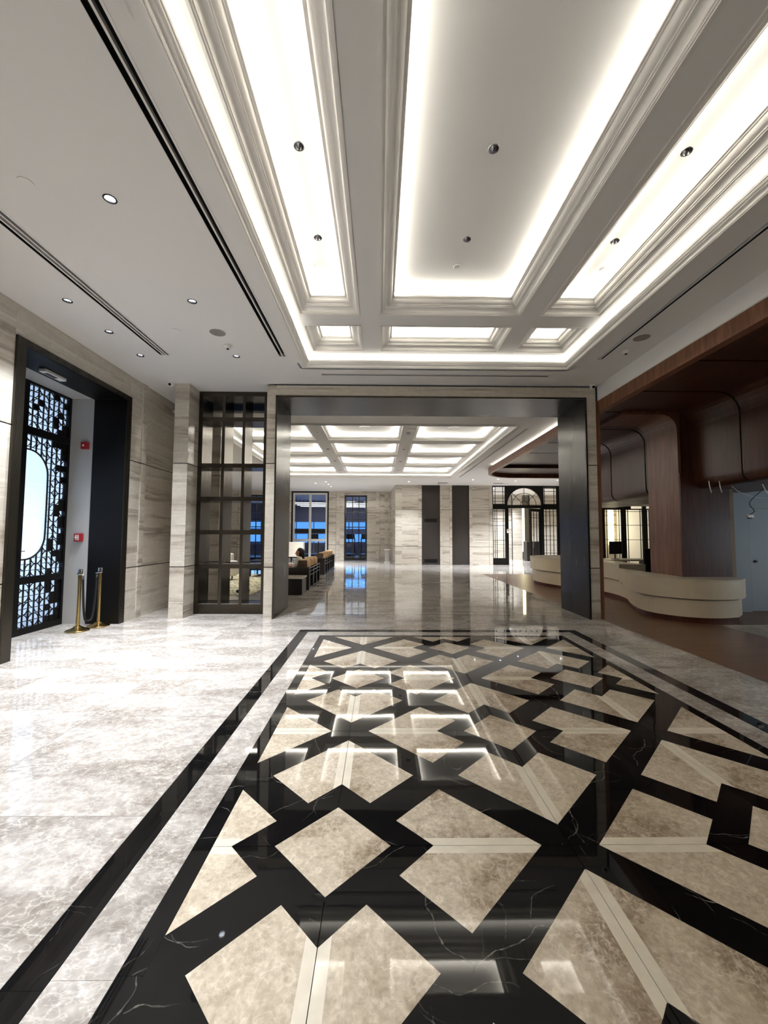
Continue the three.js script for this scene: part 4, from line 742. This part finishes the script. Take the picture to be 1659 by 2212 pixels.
{
  const t = thing('side_table', 'low dark box table with pale stone top beside the sofa', 'table', [-2.3, 0, -10.5]); obj('carcass', rbx(-0.38, 0.38, 0, 0.4, -0.28, 0.28, 0.006), M.darkWood, t); obj('stone_top', rbx(-0.4, 0.4, 0.4, 0.435, -0.3, 0.3, 0.006), M.cream, t); for (const z of [0.27, -0.285]) obj('corner_strip', bx(0.375, 0.385, 0.01, 0.4, z, z + 0.015), M.darkBronze, t);
  const p = thing('pedestal', 'small white framed pedestal against the stone corner', 'pedestal', [0.42, 0, -22.2]); obj('base', bx(-0.16, 0.16, 0, 0.06, -0.16, 0.16), M.whitePlastic, p); obj('shaft', rbx(-0.12, 0.12, 0.06, 0.68, -0.12, 0.12, 0.01), M.greyWall, p); obj('cap', bx(-0.16, 0.16, 0.68, 0.73, -0.16, 0.16), M.whitePlastic, p);
  const b = thing('sideboard', 'pale veined stone sideboard under the white window', 'sideboard', [-4.95, 0, -22.4]); obj('body', rbx(-0.8, 0.8, 0.3, 1.1, -0.3, 0.3, 0.02), M.cream, b); obj('frame', [bx(-0.75, -0.7, 0, 0.3, -0.25, 0.25), bx(0.7, 0.75, 0, 0.3, -0.25, 0.25), bx(-0.75, 0.75, 0.24, 0.3, -0.25, 0.25)], M.blackMetal, b);
  const c = thing('coffee_table', 'black low shelf table in front of the sofas', 'table', [-4.1, 0.012, -15.0]); obj('top', bx(-0.55, 0.55, 0.5, 0.56, -0.5, 0.5), M.blackMetal, c); obj('shelf', bx(-0.5, 0.5, 0.22, 0.26, -0.45, 0.45), M.blackMetal, c); for (const [a, d] of [[-0.5, -0.45], [0.45, -0.45], [-0.5, 0.4], [0.45, 0.4]]) obj('leg', bx(a, a + 0.05, 0, 0.5, d, d + 0.05), M.blackMetal, c);
  const r = tag(obj('rug', uvm(bx(-8.6, -3.2, 0, 0.012, -15.5, -10.2)), M.rug), 'mottled grey green rug under the lounge seats', 'rug'); void r;
  const w = thing('armchair', 'white upholstered armchair seen through the bronze screen', 'armchair', [-6.9, 0.012, -14.4], 0.3, 'white lounge armchairs'); const up = std({ color: 0xc9c2b6, roughness: 0.9 });
  obj('seat', rbx(-0.4, 0.4, 0.12, 0.44, -0.4, 0.4, 0.06), up, w); obj('backrest', rbx(-0.4, 0.4, 0.4, 0.86, -0.42, -0.24, 0.07), up, w); for (const s of [-1, 1]) obj('armrest', rbx(s * 0.5 - 0.1, s * 0.5 + 0.1, 0.12, 0.62, -0.4, 0.4, 0.06), up, w); for (const [a, d] of [[-0.4, -0.32], [0.4, -0.32], [-0.4, 0.32], [0.4, 0.32]]) obj('leg', cyl(0.02, 0.025, 0.13, a, 0, d, 12), M.darkWood, w);
  dup(w, [-5.4, 0.012, -13.6], -0.5); dup(w, [-6.6, 0.012, -12.4], 2.4);
  const v = thing('vacuum_cleaner', 'grey upright vacuum cleaner standing on the rug behind the screen', 'vacuum cleaner', [-3.5, 0.012, -10.6]); obj('floor_head', rbx(-0.15, 0.15, 0, 0.08, -0.1, 0.12, 0.03), M.blackMetal, v); obj('body', rbx(-0.09, 0.09, 0.08, 0.62, -0.09, 0.09, 0.05), M.greyWall, v); obj('handle', tube([V(0, 0.6, 0), V(0, 0.85, -0.03), V(0, 1.02, -0.02)], 0.018, 14, 8), M.chrome, v);
}
// ------------------------------------------------------------------ seated person
{
  const H = (pts, joints, res, size, cen, k) => {
    const mc = new MarchingCubes(res, M.skin, false, false, 60000); mc.isolation = 0;
    for (let z = 0; z < res; z++) for (let y = 0; y < res; y++) for (let x = 0; x < res; x++) {
      const q = V(cen.x + (x - res / 2) / (res / 2) * size, cen.y + (y - res / 2) / (res / 2) * size, cen.z + (z - res / 2) / (res / 2) * size); let d = 9;
      for (const [a, b, ra, rb] of joints) { const ab = V().subVectors(b, a), t = Math.max(0, Math.min(1, V().subVectors(q, a).dot(ab) / ab.lengthSq())), e = q.distanceTo(a.clone().addScaledVector(ab, t)) - (ra + (rb - ra) * t), h = Math.max(0, Math.min(1, 0.5 + 0.5 * (d - e) / k)); d = d * (1 - h) + e * h - k * h * (1 - h); }
      mc.field[x + y * res + z * res * res] = -d;
    }
    mc.update();
    const g = new THREE.BufferGeometry(), n = mc.count;
    const p = mc.positionArray.slice(0, n * 3); for (let i = 0; i < n; i++) { p[i * 3] = p[i * 3] * size + cen.x; p[i * 3 + 1] = p[i * 3 + 1] * size + cen.y; p[i * 3 + 2] = p[i * 3 + 2] * size + cen.z; }
    g.setAttribute('position', new THREE.BufferAttribute(p, 3)); g.setAttribute('normal', new THREE.BufferAttribute(mc.normalArray.slice(0, n * 3), 3)); g.setAttribute('uv', new THREE.BufferAttribute(new Float32Array(n * 2), 2));
    return g;
  };
  // faces -x; sits in the first sofa; local origin under the hips on the floor
  const t = thing('person', 'person with long dark hair in a white top slouching on the sofa', 'person', [-2.42, 0, -12.0]);
  const hip = V(-0.02, 0.5, 0), ch = V(0.08, 0.72, 0), nk = V(0.12, 0.84, 0), hd = V(0.09, 0.97, 0);
  const sL = V(0.1, 0.79, 0.17), sR = V(0.1, 0.79, -0.17), eL = V(-0.02, 0.58, 0.25), eR = V(-0.02, 0.58, -0.25), wL = V(-0.22, 0.6, 0.13), wR = V(-0.22, 0.6, -0.13);
  const kL = V(-0.44, 0.52, 0.1), kR = V(-0.44, 0.52, -0.1), aL = V(-0.5, 0.09, 0.11), aR = V(-0.5, 0.09, -0.11);
  const bones = [[hip, ch, 0.125, 0.115], [ch, nk, 0.1, 0.06], [nk, V(0.1, 0.9, 0), 0.05, 0.048], [sL, sR, 0.065, 0.065], [sL, eL, 0.05, 0.04], [eL, wL, 0.038, 0.028], [sR, eR, 0.05, 0.04], [eR, wR, 0.038, 0.028], [V(-0.02, 0.5, 0.09), kL, 0.085, 0.06], [kL, aL, 0.056, 0.04], [V(-0.02, 0.5, -0.09), kR, 0.085, 0.06], [kR, aR, 0.056, 0.04], [aL, V(-0.62, 0.045, 0.12), 0.042, 0.035], [aR, V(-0.62, 0.045, -0.12), 0.042, 0.035]];
  const body = H(null, bones, 90, 0.64, V(-0.16, 0.5, 0), 0.03);
  const head = H(null, [[V(0.1, 1.0, 0), V(0.07, 0.99, 0), 0.092, 0.09], [V(0.05, 0.93, 0), V(0.03, 0.91, 0), 0.062, 0.045], [V(0.1, 0.88, 0), V(0.1, 0.95, 0), 0.05, 0.05], [V(-0.02, 0.965, 0), V(-0.04, 0.945, 0), 0.012, 0.017], [V(-0.02, 0.91, 0.012), V(-0.02, 0.91, -0.012), 0.01, 0.01], [V(0.09, 0.97, 0.092), V(0.1, 0.95, 0.092), 0.014, 0.01], [V(0.09, 0.97, -0.092), V(0.1, 0.95, -0.092), 0.014, 0.01]], 56, 0.17, V(0.07, 0.96, 0), 0.02);
  const hand = (w, s) => { const b = [[w, V(w.x - 0.07, w.y - 0.005, w.z - s * 0.01), 0.028, 0.03]], base = V(w.x - 0.08, w.y - 0.005, w.z - s * 0.012); for (let i = 0; i < 4; i++) { const o = (i - 1.5) * 0.019, l = [0.06, 0.072, 0.066, 0.05][i], p0 = V(base.x, base.y, base.z + o), p1 = V(p0.x - l * 0.55, p0.y - 0.008, p0.z), p2 = V(p1.x - l * 0.3, p1.y - l * 0.4, p1.z); b.push([p0, p1, 0.0092, 0.0085], [p1, p2, 0.0085, 0.0075]); } b.push([V(w.x - 0.03, w.y, w.z - s * 0.025), V(w.x - 0.075, w.y + 0.005, w.z - s * 0.05), 0.012, 0.009]); return H(null, b, 48, 0.1, V(w.x - 0.07, w.y, w.z), 0.006); };
  obj('body', [body, head, hand(wL, 1), hand(wR, -1)], M.skin, t);
  obj('top', H(null, [[V(-0.02, 0.5, 0), ch, 0.137, 0.127], [ch, V(0.11, 0.81, 0), 0.112, 0.075], [sL, sR, 0.077, 0.077], [sL, eL, 0.062, 0.055], [sR, eR, 0.062, 0.055]], 72, 0.34, V(0.02, 0.66, 0), 0.03), M.shirt, t);
  obj('trousers', H(null, [[V(-0.01, 0.49, 0.09), kL, 0.098, 0.07], [kL, V(-0.49, 0.14, 0.11), 0.067, 0.052], [V(-0.01, 0.49, -0.09), kR, 0.098, 0.07], [kR, V(-0.49, 0.14, -0.11), 0.067, 0.052], [V(0, 0.48, 0.08), V(0, 0.48, -0.08), 0.1, 0.1]], 72, 0.4, V(-0.25, 0.36, 0), 0.03), M.trousers, t);
  obj('hair', H(null, [[V(0.125, 1.005, 0), V(0.1, 1.025, 0), 0.1, 0.092], [V(0.15, 0.95, 0), V(0.17, 0.78, 0), 0.085, 0.06], [V(0.12, 0.96, 0.07), V(0.11, 0.8, 0.1), 0.045, 0.03], [V(0.12, 0.96, -0.07), V(0.11, 0.8, -0.1), 0.045, 0.03]], 56, 0.26, V(0.12, 0.92, 0), 0.03), M.hair, t);
  for (const z of [0.034, -0.034]) obj('eye', new THREE.SphereGeometry(0.011, 12, 10).translate(-0.015, 0.985, z), M.blackMetal, t);
}
renderer.render(scene, camera);
